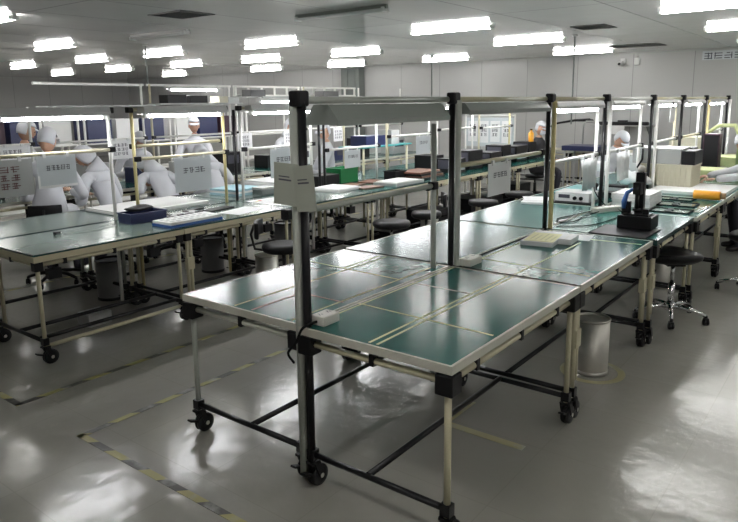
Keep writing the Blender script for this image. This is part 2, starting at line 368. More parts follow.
def bench(label, x0, x1, y0, y1, h=.78, top='mat', trim='trim', pipe='cream', group=None, legs=None, casters=True, low='blackpipe',
          posts=(), rails=(), beams=(), lines=(), long_y=(.5,), foot=None, shelf=None, sockets=(), name='workbench', legm=None, double=(), detail=True, caps=(), band=None, pr=.0155, seam=0):
    cx, cy = (x0+x1)/2, (y0+y1)/2; L, W = x1-x0, y1-y0
    t = thing(name, label, 'workbench', (cx, cy, 0), 0, group)
    g = .003; hx, hy = L/2-g, W/2-g
    MB().bx(-hx+.012, hx-.012, -hy+.012, hy-.012, h-.022, h).obj('tabletop', M[top], t)
    e = MB()
    for a, b, c, d in ((-hx, hx, -hy, -hy+.012), (-hx, hx, hy-.012, hy), (-hx, -hx+.012, -hy+.012, hy-.012), (hx-.012, hx, -hy+.012, hy-.012)): e.bx(a, b, c, d, h-.034-(.02 if band else 0), h+.001-(.013 if band else 0))
    e.obj('edge_trim', M[trim], t)
    if band:
        e = MB()
        for a, b, c, d in ((-hx, hx, -hy, -hy+.012), (-hx, hx, hy-.012, hy), (-hx, -hx+.012, -hy+.012, hy-.012), (hx-.012, hx, -hy+.012, hy-.012)): e.bx(a, b, c, d, h-.012, h+.001)
        e.obj('edge_band', M[band], t)
    if seam:
        MB().bx(-hx, -hx+.013, -hy, hy, h+.001, h+.004).obj('edge_strip', M['rubber'], t)
        if seam > 1: MB().bx(-hx+.013, hx, hy-.013, hy, h+.001, h+.004).obj('side_strip', M['rubber'], t)
    zf = h-.078; lx, ly = hx-.035, hy-.035
    f = MB()
    for s in (-1, 1):
        f.tube([(-lx, s*ly, zf), (lx, s*ly, zf)], PR); f.tube([(s*lx, -ly, zf), (s*lx, ly, zf)], PR)
    f.obj('top_frame', M[pipe], t)
    for k in range(3 if detail else 0):
        x = -lx+2*lx*(k+.5)/3
        for s in (-1, 1): MB().bx(x-.012, x+.012, s*ly-.017, s*ly+.017, zf-.02, h-.034).obj('clamp', M['black'], t)
    for s in (-1, 1) if detail else (): MB().bx(s*lx-.017, s*lx+.017, -.012, .012, zf-.02, h-.034).obj('clamp', M['black'], t)
    for sx in (-1, 1):
        for sy in (-1, 1):
            if legs and (sx, sy) not in legs: continue
            x, y = sx*lx, sy*ly
            z0 = .125 if casters else 0
            lm = MB().tube([(x, y, z0), (x, y, h-.035)], PR)
            if (sx, sy) in double: lm.tube([(x-sx*.036, y, z0+.1), (x-sx*.036, y, h-.1)], PR, 10, 1); lm.bx(x-sx*.055, x+.012*sx, y-.019, y+.019, .42, .52, 1)
            lo = lm.obj('leg', [M[legm or pipe], M['cream']], t)
            MB().box((x, y, zf-.005), (.078, .078, .085) if casters and band is None else (.06, .06, .07)).obj('corner_joint', M['black'], t, bev=.006)
            if casters: caster(lo, x, y)
    s_ = MB(); zl = .165
    for s in (-1, 1):
        s_.tube([(s*lx, -ly, zl), (s*lx, ly, zl)], PR)
        for q in (-1, 1): s_.box((s*lx, q*ly, zl), (.04, .045, .05))
    for fy in long_y: s_.tube([(-lx, -ly+2*ly*fy, zl+.006), (lx, -ly+2*ly*fy, zl+.006)], PR); 
    s_.obj('lower_bar', M[low], t)
    if foot: 
        MB().tube([(-lx, -ly-.0, foot), (lx, -ly, foot)], PR).obj('foot_rail', M['cream'], t)
    for (X, Y, m, zt, *zb) in posts:
        p = MB().tube([(X-cx, Y-cy, zb[0] if zb else .06), (X-cx, Y-cy, zt)], pr).obj('upright', M[m], t)
    for (a, b, Y, z, m) in rails:
        MB().tube([(a-cx, Y-cy, z), (b-cx, Y-cy, z)], pr-.001).obj('notice_rail', M[m], t)
        for q in (a, b): MB().box((q-cx, Y-cy, z), (.05, .044, .044)).obj('rail_joint', M['black'], t, bev=.005)
    for (a, b, Y, z, m) in beams:
        MB().tube([(a-cx, Y-cy, z), (b-cx, Y-cy, z)], pr).obj('top_beam', M[m], t)
        for q in (a, b) if detail != 'nojoint' else (): MB().box((q-cx, Y-cy, z), (.055, .05, .05)).obj('beam_joint', M['black'], t, bev=.008)
    for (X, Y, z) in caps: MB().box((X-cx, Y-cy, z), (.07, .06, .066)).obj('post_cap', M['black'], t, bev=.01)
    if lines:
        for (xa, ya, xb, yb, wd, m) in lines:
            d = Vector((xb-xa, yb-ya)); 
            MB().box(((xa+xb)/2-cx, (ya+yb)/2-cy, h+.0006), (d.length, wd, .0012), math.atan2(d.y, d.x)).obj('tape_line', M[m], t)
    for (x, z) in sockets:
        MB().bx(x-cx-.045, x-cx+.045, -hy+.02, -hy+.07, h-.19, h-.12).bx(x-cx-.006, x-cx+.006, -hy+.035, -hy+.05, h-.13, h-.09).obj('power_socket', M['black'], t)
    if shelf:
        for (za, ya, yb, m) in shelf: MB().bx(-lx, lx, ya-cy, yb-cy, za-.02, za).obj('shelf_board', M[m], t, bev=.003)
    return t

# ---- front island: right row, left row, posts between them
GA = 'green topped benches of the front island'
JA = [2.02, 3.36, 4.78, 6.09, 7.68, 9.06, 10.45, 12.15]
yl = []
def ln(*a): yl.append(a)
lines1 = [(2.05, 1.575, 3.34, 1.575, .012, 'tapey'), (2.05, 1.535, 3.34, 1.545, .012, 'tapey'), (2.45, 1.95, 2.42, 1.20, .012, 'tapey'), (2.92, 1.95, 2.91, 1.56, .014, 'tapew'), (2.05, 1.925, 3.34, 1.925, .012, 'tapey')]
R1 = bench('nearest green bench with pale taped rectangles, right row of front island', 2.02, 3.36, 1.165, 1.955, group=GA, lines=lines1,
      posts=[(2.052, 1.918, 'blackpipe', 1.76), (2.040, 1.955, 'greypipe', 1.76)], pr=.019, caps=[(2.05, 1.93, 1.772)], long_y=(.55,), double=())
lines2 = [(3.38, 1.56, 4.45, 1.56, .012, 'tapey'), (3.64, 1.94, 3.60, 1.2, .012, 'tapey'), (3.4, 1.90, 4.76, 1.90, .012, 'tapey'), (4.57, 1.9, 4.62, 1.2, .012, 'tapey')]
R2 = bench('green bench holding the yellow paper stack, right row of front island', 3.365, 4.79, 1.165, 1.955, group=GA, seam=2, lines=lines2,
      posts=[(3.392, 1.935, 'greypipe', 1.76), (3.388, 1.975, 'blackpipe', 1.76)], pr=.018, caps=[(3.385, 1.965, 1.772)], long_y=(.55,), double=((1, -1), (-1, -1)))
R3 = bench('green bench under the black fixture, right row of front island', 4.795, 5.95, 1.14, 1.955, group=GA, seam=1,
      posts=[(4.815, 1.975, 'blackpipe', 1.76), (4.838, 1.938, 'yellow', 1.75)], pr=.018, caps=[(4.82, 1.965, 1.772)], trim='mat_dark', double=((-1, -1),))
R4 = bench('green bench holding black picture-like trays, right row of front island', 5.955, 7.18, 1.115, 1.955, group=GA,
      posts=[(6.11, 1.975, 'blackpipe', 1.76), (6.14, 1.935, 'white', 1.74)], pr=.018, caps=[(6.11, 1.965, 1.772)], double=((1, -1),))
R5 = bench('bench covered with white sheets beside seated arms, right row of front island', 7.185, 8.6, 1.115, 1.955, group=GA, posts=[(7.68, 1.975, 'blackpipe', 1.76), (7.72, 1.93, 'white', 1.74)], pr=.018, caps=[(7.68, 1.965, 1.772)])
R6 = bench('sixth bench from camera, right row of front island', 8.605, 10.0, 1.115, 1.955, group=GA, posts=[(9.06, 1.975, 'blackpipe', 1.76)], pr=.018, caps=[(9.06, 1.965, 1.772)])
R7 = bench('farthest bench of right row, front island', 10.005, 12.2, 1.115, 1.955, group=GA, posts=[(10.45, 1.975, 'blackpipe', 1.76), (10.49, 1.935, 'yellow', 1.74), (12.15, 1.975, 'blackpipe', 1.76), (12.17, 1.935, 'white', 1.74)], pr=.018, caps=[(10.45, 1.965, 1.772), (12.15, 1.965, 1.772)])
YB = 1.985
LL = [(2.07, 2.42, 3.33, 2.42, .012, 'tapey'), (2.95, 2.46, 3.33, 2.47, .012, 'tapey'), (2.97, 2.80, 2.93, 2.03, .012, 'tapey'), (2.42, 2.3, 2.42, 2.02, .012, 'tapep'), (2.07, 2.3, 2.42, 2.3, .012, 'tapep'), (2.07, 2.035, 3.33, 2.035, .012, 'tapey')]
bays = [('nearest green bench of left row, front island, under the unlit grey hood', 2.04, 3.36, 2.03, 3.27, 'greypipe', 'greypipe', 'greypipe', 1.275, 'greypipe'),
        ('glare-lit green bench of left row, front island, second from camera', 3.365, 4.75, 3.44, 4.72, 'greypipe', 'cream', 'cream', 1.37, 'cream'),
        ('green bench of left row, front island, with cables and grey power supply', 4.755, 6.08, 4.86, 6.062, 'yellow', 'white', 'cream', 1.275, 'white'),
        ('green bench of left row, front island, with white instruments', 6.085, 7.66, 6.19, 7.44, 'white', 'white', 'white', 1.275, 'white'),
        ('bench of left row, front island, behind the grey crate', 7.665, 9.05, 7.78, 8.95, 'white', 'cream', 'cream', 1.275, 'white'),
        ('bench of left row, front island, sixth from camera', 9.055, 10.44, 9.16, 10.3, 'white', 'white', 'cream', 1.275, 'cream'),
        ('farthest bench of left row, front island', 10.445, 12.15, 10.56, 12.0, 'yellow', 'white', 'cream', 1.275, 'white')]
for i, (lb, a, b, pa, pb, m1, m2, mb_, zr, mr) in enumerate(bays):
    ztop2 = 1.63 if i == 0 else 1.74
    bench(lb, a, b, 1.965 if i else 1.962, 2.80, group=GA, seam=1 if i else 0, top='mat', lines=LL if i == 0 else (), trim='trim',
          posts= ([(pb, YB+.04, m2, ztop2)] if i != 1 else []), pr=.016, detail='nojoint', rails=[(pa+.02, pb-.02 if i != 1 else 4.75, YB+(.03 if i == 0 else .01), zr, mr)], beams=[(JA[i]+.05, JA[i+1]-.005, 1.985, 1.765, mb_)], legm='greypipe' if i == 0 else None, pipe='cream' if i else 'trim', long_y=(.45,))

# lamp hoods over the front island
def bench_lamp(label, xa, xb, y, z, lit, name='bench_lamp', depth=.12, w_=.2):
    t = thing(name, label, 'bench lamp', ((xa+xb)/2, y, z), 0, 'fluorescent bench lamps'); L = (xb-xa)/2
    th = .006
    prof = [(-w_/2, -depth), (-w_/2, -depth+.025), (-.045, 0), (.045, 0), (w_/2, -depth+.025), (w_/2, -depth), (w_/2-th, -depth), (w_/2-th, -depth+.02), (.04, -th), (-.04, -th), (-w_/2+th, -depth+.02), (-w_/2+th, -depth)]
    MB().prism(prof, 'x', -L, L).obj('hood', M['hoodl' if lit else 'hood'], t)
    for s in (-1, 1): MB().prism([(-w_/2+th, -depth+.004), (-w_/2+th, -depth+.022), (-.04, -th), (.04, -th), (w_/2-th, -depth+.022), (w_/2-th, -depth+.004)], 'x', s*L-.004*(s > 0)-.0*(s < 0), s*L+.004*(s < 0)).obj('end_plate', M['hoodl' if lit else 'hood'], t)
    zt = -depth+.03 if not lit else -depth-.012
    MB().tube([(-L+.05, 0, zt), (L-.05, 0, zt)], .016, 10).obj('tube', M['btube'] if lit else M['unlit'], t)
    for s in (-1, 1): MB().bx(s*(L-.04)-.014, s*(L-.04)+.014, -.018, .018, zt-.02, -depth+.06 if lit else -.02).obj('lamp_socket', M['bodyw'], t)
    return t
bench_lamp('large unlit grey lamp hood over the nearest left green bench', 2.3, 3.29, 2.03, 1.745, False, depth=.095, w_=.2)
bench_lamp('unlit grey lamp hood under the cream beam, second bay of front island', 3.5, 4.72, 2.0, 1.745, False, depth=.07, w_=.16)
def small_lamp(label, xa, xb, y, z, hood=.07): return bench_lamp(label, xa, xb, y, z, True, depth=hood, w_=.12)
small_lamp('lit lamp in third bay of front island, above cables', 4.92, 6.0, 2.0, 1.745, .06)
small_lamp('lit lamp in fourth bay of front island, above white instruments', 6.28, 7.3, 2.0, 1.745, .05)
small_lamp('lit lamp in fifth bay of front island, beside hanging paper', 7.82, 8.85, 2.0, 1.745, .05)
small_lamp('lit lamp in sixth bay of front island', 9.22, 10.3, 2.0, 1.745, .05)
small_lamp('lit lamp in farthest bay of front island', 10.65, 12.0, 2.0, 1.745, .05)

# ---- left island
GL = 'benches of the left island'
JL = [2.03, 3.25, 4.49, 5.77, 7.03, 8.3, 9.6, 10.95]
lab_front = ['nearest bench of left island with bare pale grey top', 'front bench of left island holding the blue-edged foam board', 'front bench of left island holding loose white papers',
             'front bench of left island holding the copper-brown boards', 'front bench of left island with stacked black boxes', 'front bench of left island, sixth from camera', 'front bench of left island, farthest from camera']
lab_back = ['rear bench of left island behind the hanging notices, nearest', 'rear bench of left island covered with white sheets behind blue box', 'rear bench of left island with pale blue foam',
            'rear bench of left island with the green box', 'rear bench of left island with raised teal shelf', 'rear bench of left island, sixth from camera', 'rear bench of left island, farthest from camera']
rz = [1.39, 1.29, 1.30, 1.21, 1.31, 1.35, 1.33]
pm = [('cream', 'white'), ('yellow', 'yellow'), ('white', 'white'), ('blackpipe', 'white'), ('cream', 'white'), ('white', 'white'), ('cream', 'yellow')]
rm = ['cream', 'cream', 'white', 'white', 'white', 'white', 'white']
for i in range(7):
    a, b = JL[i], JL[i+1]; yb = 5.15
    bench(lab_front[i], a, b-.005, 4.36, 5.14, group=GL, top='mat_pale' if i < 3 else 'mat', trim='cream', band='mat_dark', pipe='cream', sockets=[(a+.15, 0), (a+.95, 0)] if i < 3 else (), foot=.13 if i < 2 else None,
          posts=[(a+.11, yb+.005, pm[i][0], 1.70), (b-.115, yb+.005, pm[i][1], 1.70)] + ([(b+.03, yb+.01, 'blackpipe', 1.70)] if i in (1, 2) else []), beams=[(a+.09, b-.095, yb, 1.715, 'cream')],
          rails=[(a+.12, b-.12, yb-.03, rz[i], rm[i])] + ([(a+.12, b-.12, yb+.03, 1.40, rm[i])] if i == 1 else []), long_y=(.5, .1), double=((-1, -1),) if i == 1 else ())
    bench(lab_back[i], a+(.0 if i else .02), b-.005, 5.165, 5.95, group=GL, top='mat_pale' if i < 3 else 'mat', trim='cream', band='mat_dark', pipe='cream', long_y=(.5,), legm='greypipe' if i == 0 else None,
          shelf=[(1.16, 5.5, 5.93, 'teal')] if i == 4 else None, posts=[(a+.1, 5.88, 'cream', 1.5), (b-.12, 5.88, 'cream', 1.5), (a+.1, 5.54, 'cream', 1.16), (b-.12, 5.54, 'cream', 1.16)] if i == 4 else ())
lampL = ['bright lit lamp over the nearest left island bench, at left photo edge', 'lit lamp over the left island bench with the blue box', 'lit lamp over the left island bench with loose papers', 'lit lamp over the left island bench with the green box',
         'lit lamp over the left island bench with black boxes', 'lit lamp over the sixth left island bench', 'lit lamp at the far end of left island']
for i in range(7): small_lamp(lampL[i], JL[i]+.16, JL[i+1]-.16, 5.085, 1.745, .07)

# ---- back line of benches (workers sit in front of it) and farther line
GK = 'benches of the third line behind the seated workers'
JK = [2.3, 3.8, 5.3, 6.8, 8.3, 9.8, 11.3]
SH = [1.72, 1.76, 1.78, 1.87, 1.87, 1.87]
labK = ['leftmost', 'second from left', 'third from left', 'fourth from left', 'fifth from left', 'sixth from left']
for i in range(6):
    a, b = JK[i], JK[i+1]
    t = bench('bench of the third line behind seated workers, %s' % labK[i], a, b-.006, 7.05, 7.8, group=GK, top='mat' if i % 2 else 'mat_pale', casters=False, long_y=(.5,), detail=False,
          posts=[(a+.06, 7.76, 'white' if i % 2 else 'cream', 2.03 if i > 1 else 1.75), (b-.07, 7.76, 'white', 2.03 if i else 1.75)], rails=[(a+.06, b-.07, 7.73, 1.33, 'white')],
          shelf=[(SH[i], 7.5, 7.78, 'greybox')])
    m = MB(); cx, cy = (a+b)/2, 7.425; L = (b-a)/2
    m.bx(-L+.02, L-.02, .335, .352, 2.005, 2.035)
    if i > 2: m.bx(-L+.02, L-.02, .335, .352, 1.87, 1.90)
    for k in range(6) if i > 2 else (): m.bx(-L+.03+k*(2*L-.1)/5, -L+.07+k*(2*L-.1)/5, .336, .351, 1.9, 2.005)
    if 0 < i < 5: m.obj('shelf_guard', M['white'], t)
    if i == 2: small_lamp('lit lamp under the white top rail of third line, above dark boxes', 5.65, 6.55, 7.77, 2.004, .03)
    if i in (3, 4): small_lamp('lit lamp under the high shelf of third line, %s' % labK[i], a+.2, b-.2, 7.42, 1.845, .05)
    # lamp hangs from the shelf by brackets which are part of the bench
    for x in (a+.3, b-.3) if i in (3, 4) else (): MB().bx(x-cx-.012, x-cx+.012, 7.40-cy, 7.56-cy, 1.846, 1.869).obj('lamp_bracket', M['greybox'], t)
# ------------------------------------------------------------------ simple goods
def box_thing(name, label, cat, c, d, m, rz=0, lid=None, group=None, bev=.004, z=.78):
    t = thing(name, label, cat, (c[0], c[1], z), rz, group)
    MB().box((0, 0, d[2]/2), d).obj('body', m, t, bev=bev)
    return t
def open_box(name, label, cat, c, d, m, rz=0, z=.78, th=.008, group=None, rim=None):
    t = thing(name, label, cat, (c[0], c[1], z), rz, group); x, y, h = d[0]/2, d[1]/2, d[2]
    b = MB(); b.bx(-x, x, -y, y, 0, th); b.bx(-x, x, -y, -y+th, th, h); b.bx(-x, x, y-th, y, th, h); b.bx(-x, -x+th, -y+th, y-th, th, h); b.bx(x-th, x, -y+th, y-th, th, h)
    b.obj('body', m, t)
    r = MB(); 
    for a_, b_, c_, d_ in ((-x-.008, x+.008, -y-.008, -y+th), (-x-.008, x+.008, y-th, y+.008), (-x-.008, -x+th, -y+th, y-th), (x-th, x+.008, -y+th, y-th)): r.bx(a_, b_, c_, d_, h, h+.01)
    r.obj('rim', rim or m, t)
    return t
def sheet(name, label, c, w_, h_, rz, m, z=.78, th=.002, cat='paper', marks=None, group=None):
    t = thing(name, label, cat, (c[0], c[1], z), rz, group)
    MB().bx(-w_/2, w_/2, -h_/2, h_/2, 0, th).obj('sheet', m, t)
    if marks:
        k = MB()
        for i in range(marks): 
            y = -h_*.35+i*h_*.7/max(1, marks-1); k.bx(-w_*.38, w_*rnd.uniform(.1, .38), y-.003, y+.003, th, th+.0006)
        k.obj('printed_text', M['ink'], t)
    return t
def stack(name, label, c, d, n, rz, m, z=.78, cat='stack of sheets', jit=.008, mats=None):
    """one bound pile: separate boards, each its own object"""
    for i in range(n):
        hh = d[2]/n
        o = MB().bx(-d[0]/2, d[0]/2, -d[1]/2, d[1]/2, 0, hh*.93).obj(name, (mats[i % len(mats)] if mats else m), None, (c[0]+rnd.uniform(-jit, jit), c[1]+rnd.uniform(-jit, jit), z+i*hh), rz+rnd.uniform(-.02, .02))
        pos = 'top' if i == n-1 else ('bottom' if i == 0 else ['second', 'third', 'fourth', 'fifth', 'sixth', 'seventh'][i-1] + ' from bottom')
        tag(o, label + ', %s one' % pos, cat, label.split(',')[0])
def bin_(label, x, y, r=.105, h=.37, group='cylindrical waste bins', m=None, dark=False):
    t = thing('waste_bin', label, 'waste bin', (x, y, 0), 0, group)
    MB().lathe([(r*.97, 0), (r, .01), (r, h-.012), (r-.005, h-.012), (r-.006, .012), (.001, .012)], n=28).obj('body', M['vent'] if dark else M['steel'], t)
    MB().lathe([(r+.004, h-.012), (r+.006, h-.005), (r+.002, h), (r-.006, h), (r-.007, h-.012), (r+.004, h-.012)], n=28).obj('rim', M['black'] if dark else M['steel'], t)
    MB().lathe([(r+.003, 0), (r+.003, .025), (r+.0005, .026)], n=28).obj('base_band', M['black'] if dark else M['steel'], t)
bin_('nearest steel bin, standing behind the double cream leg of front island', 4.13, 1.34, .105, .37)
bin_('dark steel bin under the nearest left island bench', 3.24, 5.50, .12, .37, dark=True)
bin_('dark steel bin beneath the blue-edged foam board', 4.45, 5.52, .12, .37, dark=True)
bin_('steel bin beside the backrest stool, front of left island', 4.27, 4.5, .11, .35)
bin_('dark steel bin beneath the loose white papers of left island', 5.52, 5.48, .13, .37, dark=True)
bin_('steel bin behind the tractor stool at right', 6.52, 1.5, .105, .37)
bin_('small steel bin beyond the far round stool in the middle aisle', 6.85, 4.3, .11, .33)

def stool(label, x, y, rz=0, h=.5, back=False, r=.2, base='chrome', group='round swivel stools', saddle=False):
    t = thing('swivel_stool', label, 'stool', (x, y, 0), rz, group)
    if saddle:
        m = MB(); n = 28; prof = [(.001, -.03), (r*.7, -.03), (r*.97, -.005), (r, .02), (r*.93, .04), (r*.5, .032), (.001, .026)]
        m.lathe(prof, (0, 0, h), n)
        m.v = [(x_*(1.0 if x_ > -r*.3 else .9), y_*1.05, z_+.03*(abs(x_)/r)**2*(1 if z_ > h-.02 else .6)) for x_, y_, z_ in m.v]
        m.obj('seat', M['black'], t)
    else:
        MB().lathe([(.001, -.03), (r*.9, -.03), (r*.98, -.015), (r, .01), (r*.96, .03), (r*.6, .036), (.001, .034)], (0, 0, h), 24).obj('seat', M['black'], t)
    MB().tube([(0, 0, .12), (0, 0, .3)], .026, 12).tube([(0, 0, .3), (0, 0, h-.03)], .016, 12).obj('gas_column', M['chrome'] if base == 'chrome' else M['black'], t)
    MB().box((0, 0, h-.04), (.14, .14, .016)).obj('mount_plate', M['black'], t)
    b = MB(); b.lathe([(.045, .08), (.05, .1), (.045, .135), (.03, .145)], n=14)
    for k in range(5):
        q = 2*math.pi*k/5+.3; u = Vector((math.cos(q), math.sin(q), 0))
        b.tube([u*.03+Vector((0, 0, .115)), u*.16+Vector((0, 0, .105)), u*.27+Vector((0, 0, .075))], [.022, .018, .014], 8)
    b.obj('star_base', M['chrome'] if base == 'chrome' else M['black'], t)
    for k in range(5):
        q = 2*math.pi*k/5+.3; u = Vector((math.cos(q), math.sin(q), 0))*.27
        c = MB(); c.lathe([(.013, -.02), (.026, -.018), (.026, -.003), (.02, -.003), (.02, .003), (.026, .003), (.026, .018), (.013, .02)], (u.x, u.y, .027), 12, 0, 'y'); c.tube([(u.x, u.y, .04), (u.x, u.y, .08)], .012, 8); c.box((u.x, u.y, .053), (.04, .03, .014))
        c.obj('caster', M['black'], t)
    if back:
        m = MB(); m.tube([(-r*.6, 0, h-.03), (-r-.06, 0, h-.01), (-r-.09, 0, h+.12), (-r-.06, 0, h+.2)], .012, 8); m.obj('back_bar', M['black'], t)
        m = MB(); vs = []; n = 9
        for j in range(n):
            q = (j/(n-1)-.5)*1.5
            for z_ in (.1, .24):
                for d_ in (0, .03): vs.append((-r*1.05-.02-d_+.12*(1-math.cos(q)), .3*math.sin(q)*.75, h+z_))
        fs = []
        for j in range(n-1):
            a = j*4; fs += [(a, a+4, a+6, a+2), (a+1, a+3, a+7, a+5), (a, a+1, a+5, a+4), (a+2, a+6, a+7, a+3)]
        fs += [(0, 2, 3, 1), ((n-1)*4, (n-1)*4+1, (n-1)*4+3, (n-1)*4+2)]
        m.add(vs, fs, 0, True); m.obj('backrest', M['black'], t, bev=.01)
    return t
stool('black tractor seat stool with chrome star base at right of front island', 5.55, 1.19, .6, .5, r=.21, saddle=True)
stool('black stool at the right photo edge, mostly cut off', 6.75, .78, .2, .5, r=.21, saddle=True)
stool('black stool with low backrest beside the steel bin, left aisle', 4.02, 4.02, -.9, .52, back=True, r=.19, base='black')
stool('black round stool in middle aisle, left of the grey hood post', 5.55, 3.95, .9, .5, r=.2)
stool('black stool with armrest ring in middle aisle, nearer the tall black post', 6.15, 3.9, 2.2, .52, back=True, r=.17, base='black')
stool('black round stool in middle aisle behind the hanging white sheet', 7.4, 3.85, .4, .5, r=.19, base='black')
stool('black round stool in middle aisle beyond the hanging white sheet', 8.35, 3.8, .1, .5, r=.19, base='black')

# ------------------------------------------------------------------ things on the front island
def socket(label, c, L, rz=0, n=3):
    t = thing('power_strip', label, 'power strip', (c[0], c[1], .78), rz, 'white power strips at the posts')
    MB().bx(-L/2, L/2, -.04, .04, 0, .045).obj('body', M['plug'], t, bev=.006)
    m = MB()
    for k in range(n):
        x = -L/2+L*(k+.5)/n
        for a, b in ((-.008, 0), (.008, 0), (0, .012)): m.bx(x+a-.002, x+a+.002, b-.005, b+.005, .045, .0458)
    m.obj('outlet', M['ink'], t)
socket('white power strip beside the nearest post', (2.135, 1.888), .11, 0, 2)
socket('white power strip beside the second tall black post', (3.475, 1.885), .15, 0, 2)
socket('white power strip beside the third bay white post with cables', (5.86, 1.84), .30, -.45, 4)
def cable(label, pts, r=.005, m='rubber'):
    P = [Vector(p) for p in pts]; out = []
    for i in range(len(P)-1):
        p0, p1, p2, p3 = P[max(i-1, 0)], P[i], P[i+1], P[min(i+2, len(P)-1)]
        for k in range(6):
            s = k/6; out.append(.5*((2*p1)+(p2-p0)*s+(2*p0-5*p1+4*p2-p3)*s*s+(3*p1-p0-3*p2+p3)*s**3))
    out.append(P[-1]); tag(MB().tube(out, r, 6).obj('power_cable', M[m]), label, 'cable')
cable('black cable looping from the nearest post power strip under table edge', [(2.09, 1.89, .80), (2.0, 1.90, .79), (1.985, 1.93, .72), (1.99, 1.985, .66), (2.03, 1.99, .6)], .006)
z = .786
cable('black cable curling on the green top left of the black fixture', [(5.78, 1.9, .80), (5.5, 2.0, z), (5.25, 2.04, z), (5.1, 1.96, z), (5.22, 1.88, z), (5.45, 1.9, z), (5.7, 1.85, .80)], .004)
cable('black cable crossing the bench towards the black fixture', [(5.95, 1.78, .81), (5.8, 1.68, z), (5.5, 1.66, z), (5.1, 1.72, z), (4.92, 1.92, z)], .004)
cable('black cable climbing the third bay post from the power strip', [(5.9, 1.86, .83), (5.87, 1.95, .95), (5.98, 2.0, 1.1), (6.0, 2.0, 1.3)], .005)
# paper stack and small white box
t = thing('paper_stack', 'stack of forms with yellow sheet on top beside the white carton', 'paper stack', (4.38, 1.79, .78), .12)
MB().bx(-.21, .21, -.11, .11, 0, .03).obj('paper_pile', M['paper'], t); MB().box((-.04, 0, .0315), (.3, .2, .003), .05).obj('yellow_sheet', M['paleyellow'], t)
m = MB()
for k in range(5): m.bx(-.15, .03+.03*(k % 3), -.08+k*.035, -.078+k*.035, .0331, .0336)
m.obj('printed_text', M['ink'], t)
t = thing('white_carton', 'small white carton in front of the yellow paper stack', 'carton', (4.42, 1.635, .78), .1)
MB().bx(-.1, .1, -.045, .045, 0, .04).obj('body', M['paper'], t, bev=.003); MB().bx(-.1, .1, -.004, .004, .0395, .0408).obj('tape_strip', M['tapew'], t)
sheet('loose_paper', 'clear-edged white sheet lying right of the yellow paper stack', (4.62, 1.62), .21, .15, .2, M['film'], marks=None)
# black fixture (press) with blue handle on mat
t = thing('rework_mat', 'dark rubber mat under the black press fixture', 'mat', (5.02, 1.43, .78), 0)
MB().bx(-.19, .2, -.2, .2, 0, .006).obj('mat_sheet', M['black'], t); MB().bx(-.195, .205, -.205, -.2, 0, .007).bx(-.195, .205, .2, .205, 0, .007).obj('mat_edge', M['rubber'], t)
t = thing('press_fixture', 'black bench press fixture with blue handle on the dark mat', 'press', (5.2, 1.4, .786), 0)
MB().bx(-.09, .13, -.13, .12, 0, .1).obj('base_box', M['black'], t, bev=.006)
MB().bx(-.06, .1, -.1, .09, .1, .112).obj('top_plate', M['blackpipe'], t)
MB().bx(.03, .085, -.035, .03, .112, .42).obj('column', M['blackpipe'], t, bev=.004)
MB().bx(-.05, .035, -.03, .025, .26, .35).tube([(-.01, 0, .26), (-.01, 0, .15)], .014, 10).lathe([(.03, .15), (.03, .135)], (-.01, 0, 0), 12).obj('head', M['black'], t)
MB().tube([(0, .028, .3), (-.03, .07, .27), (-.05, .085, .2), (-.05, .085, .15)], [.012, .016, .02, .014], 10).obj('handle', M['blue'], t)
MB().bx(-.02, .03, .05, .11, .1, .2).obj('clamp_block', M['black'], t, bev=.003); MB().bx(-.03, .0, -.09, -.05, .112, .15).obj('side_stop', M['black'], t, bev=.003)
MB().tube([(.05, -.02, .42), (.05, .03, .46), (.055, .0, .52), (.058, 0, .60)], .008, 8).obj('air_hose', M['black'], t)
MB().lathe([(.02, .42), (.028, .43), (.028, .46), (.014, .47)], (.058, 0, 0), 12).obj('cap', M['steel'], t)
# trays on R4
def frame_tray(label, c, w_, h_, rz):
    t = thing('frame_tray', label, 'tray', (c[0], c[1], .78), rz, 'thin black trays on the right row')
    MB().bx(-w_/2+.015, w_/2-.015, -h_/2+.015, h_/2-.015, 0, .004).obj('plate', M['mat_pale'], t)
    m = MB()
    for a, b, c_, d in ((-w_/2, w_/2, -h_/2, -h_/2+.015), (-w_/2, w_/2, h_/2-.015, h_/2), (-w_/2, -w_/2+.015, -h_/2+.015, h_/2-.015), (w_/2-.015, w_/2, -h_/2+.015, h_/2-.015)): m.bx(a, b, c_, d, 0, .01)
    m.obj('rim', M['rubber'], t)
    m = MB()
    for i in range(4): m.bx(-.09+i*.05, -.06+i*.05, -.02+.015*(i % 2), .03+.015*(i % 2), .004, .012)
    m.obj('part_insert', M['black'], t)
frame_tray('thin black framed tray nearest the press fixture', (6.2, 1.38), .24, .33, 0)
frame_tray('thin black framed tray in the middle of three', (6.62, 1.42), .26, .34, .05)
frame_tray('thin black framed tray beside the orange roll', (6.98, 1.52), .2, .34, -.05)
t = thing('film_strip', 'narrow dark strip lying on the front edge of green bench', 'strip', (6.5, 1.17, .78), -.02)
MB().bx(-.3, .3, -.02, .02, 0, .004).obj('strip_body', M['mat_dark'], t); MB().bx(-.3, .3, -.024, -.02, 0, .006).obj('strip_edge', M['black'], t)
t = thing('tape_roll', 'orange wrapped roll lying at the front of the white sheets', 'roll', (7.08, 1.26, .782), 0)
MB().lathe([(.012, -.12), (.042, -.118), (.045, -.11), (.045, .11), (.042, .118), (.012, .12)], (0, 0, .045), 18, 0, 'y').obj('wrap', M['orange'], t)
MB().lathe([(.03, -.165), (.03, -.121)], (0, 0, .045), 14, 0, 'y').obj('core', M['card'], t)
stack('foam_board', 'white foam boards stacked behind the press fixture', (6.45, 1.745), (.42, .34, .12), 5, 0, M['foam'], cat='foam board')
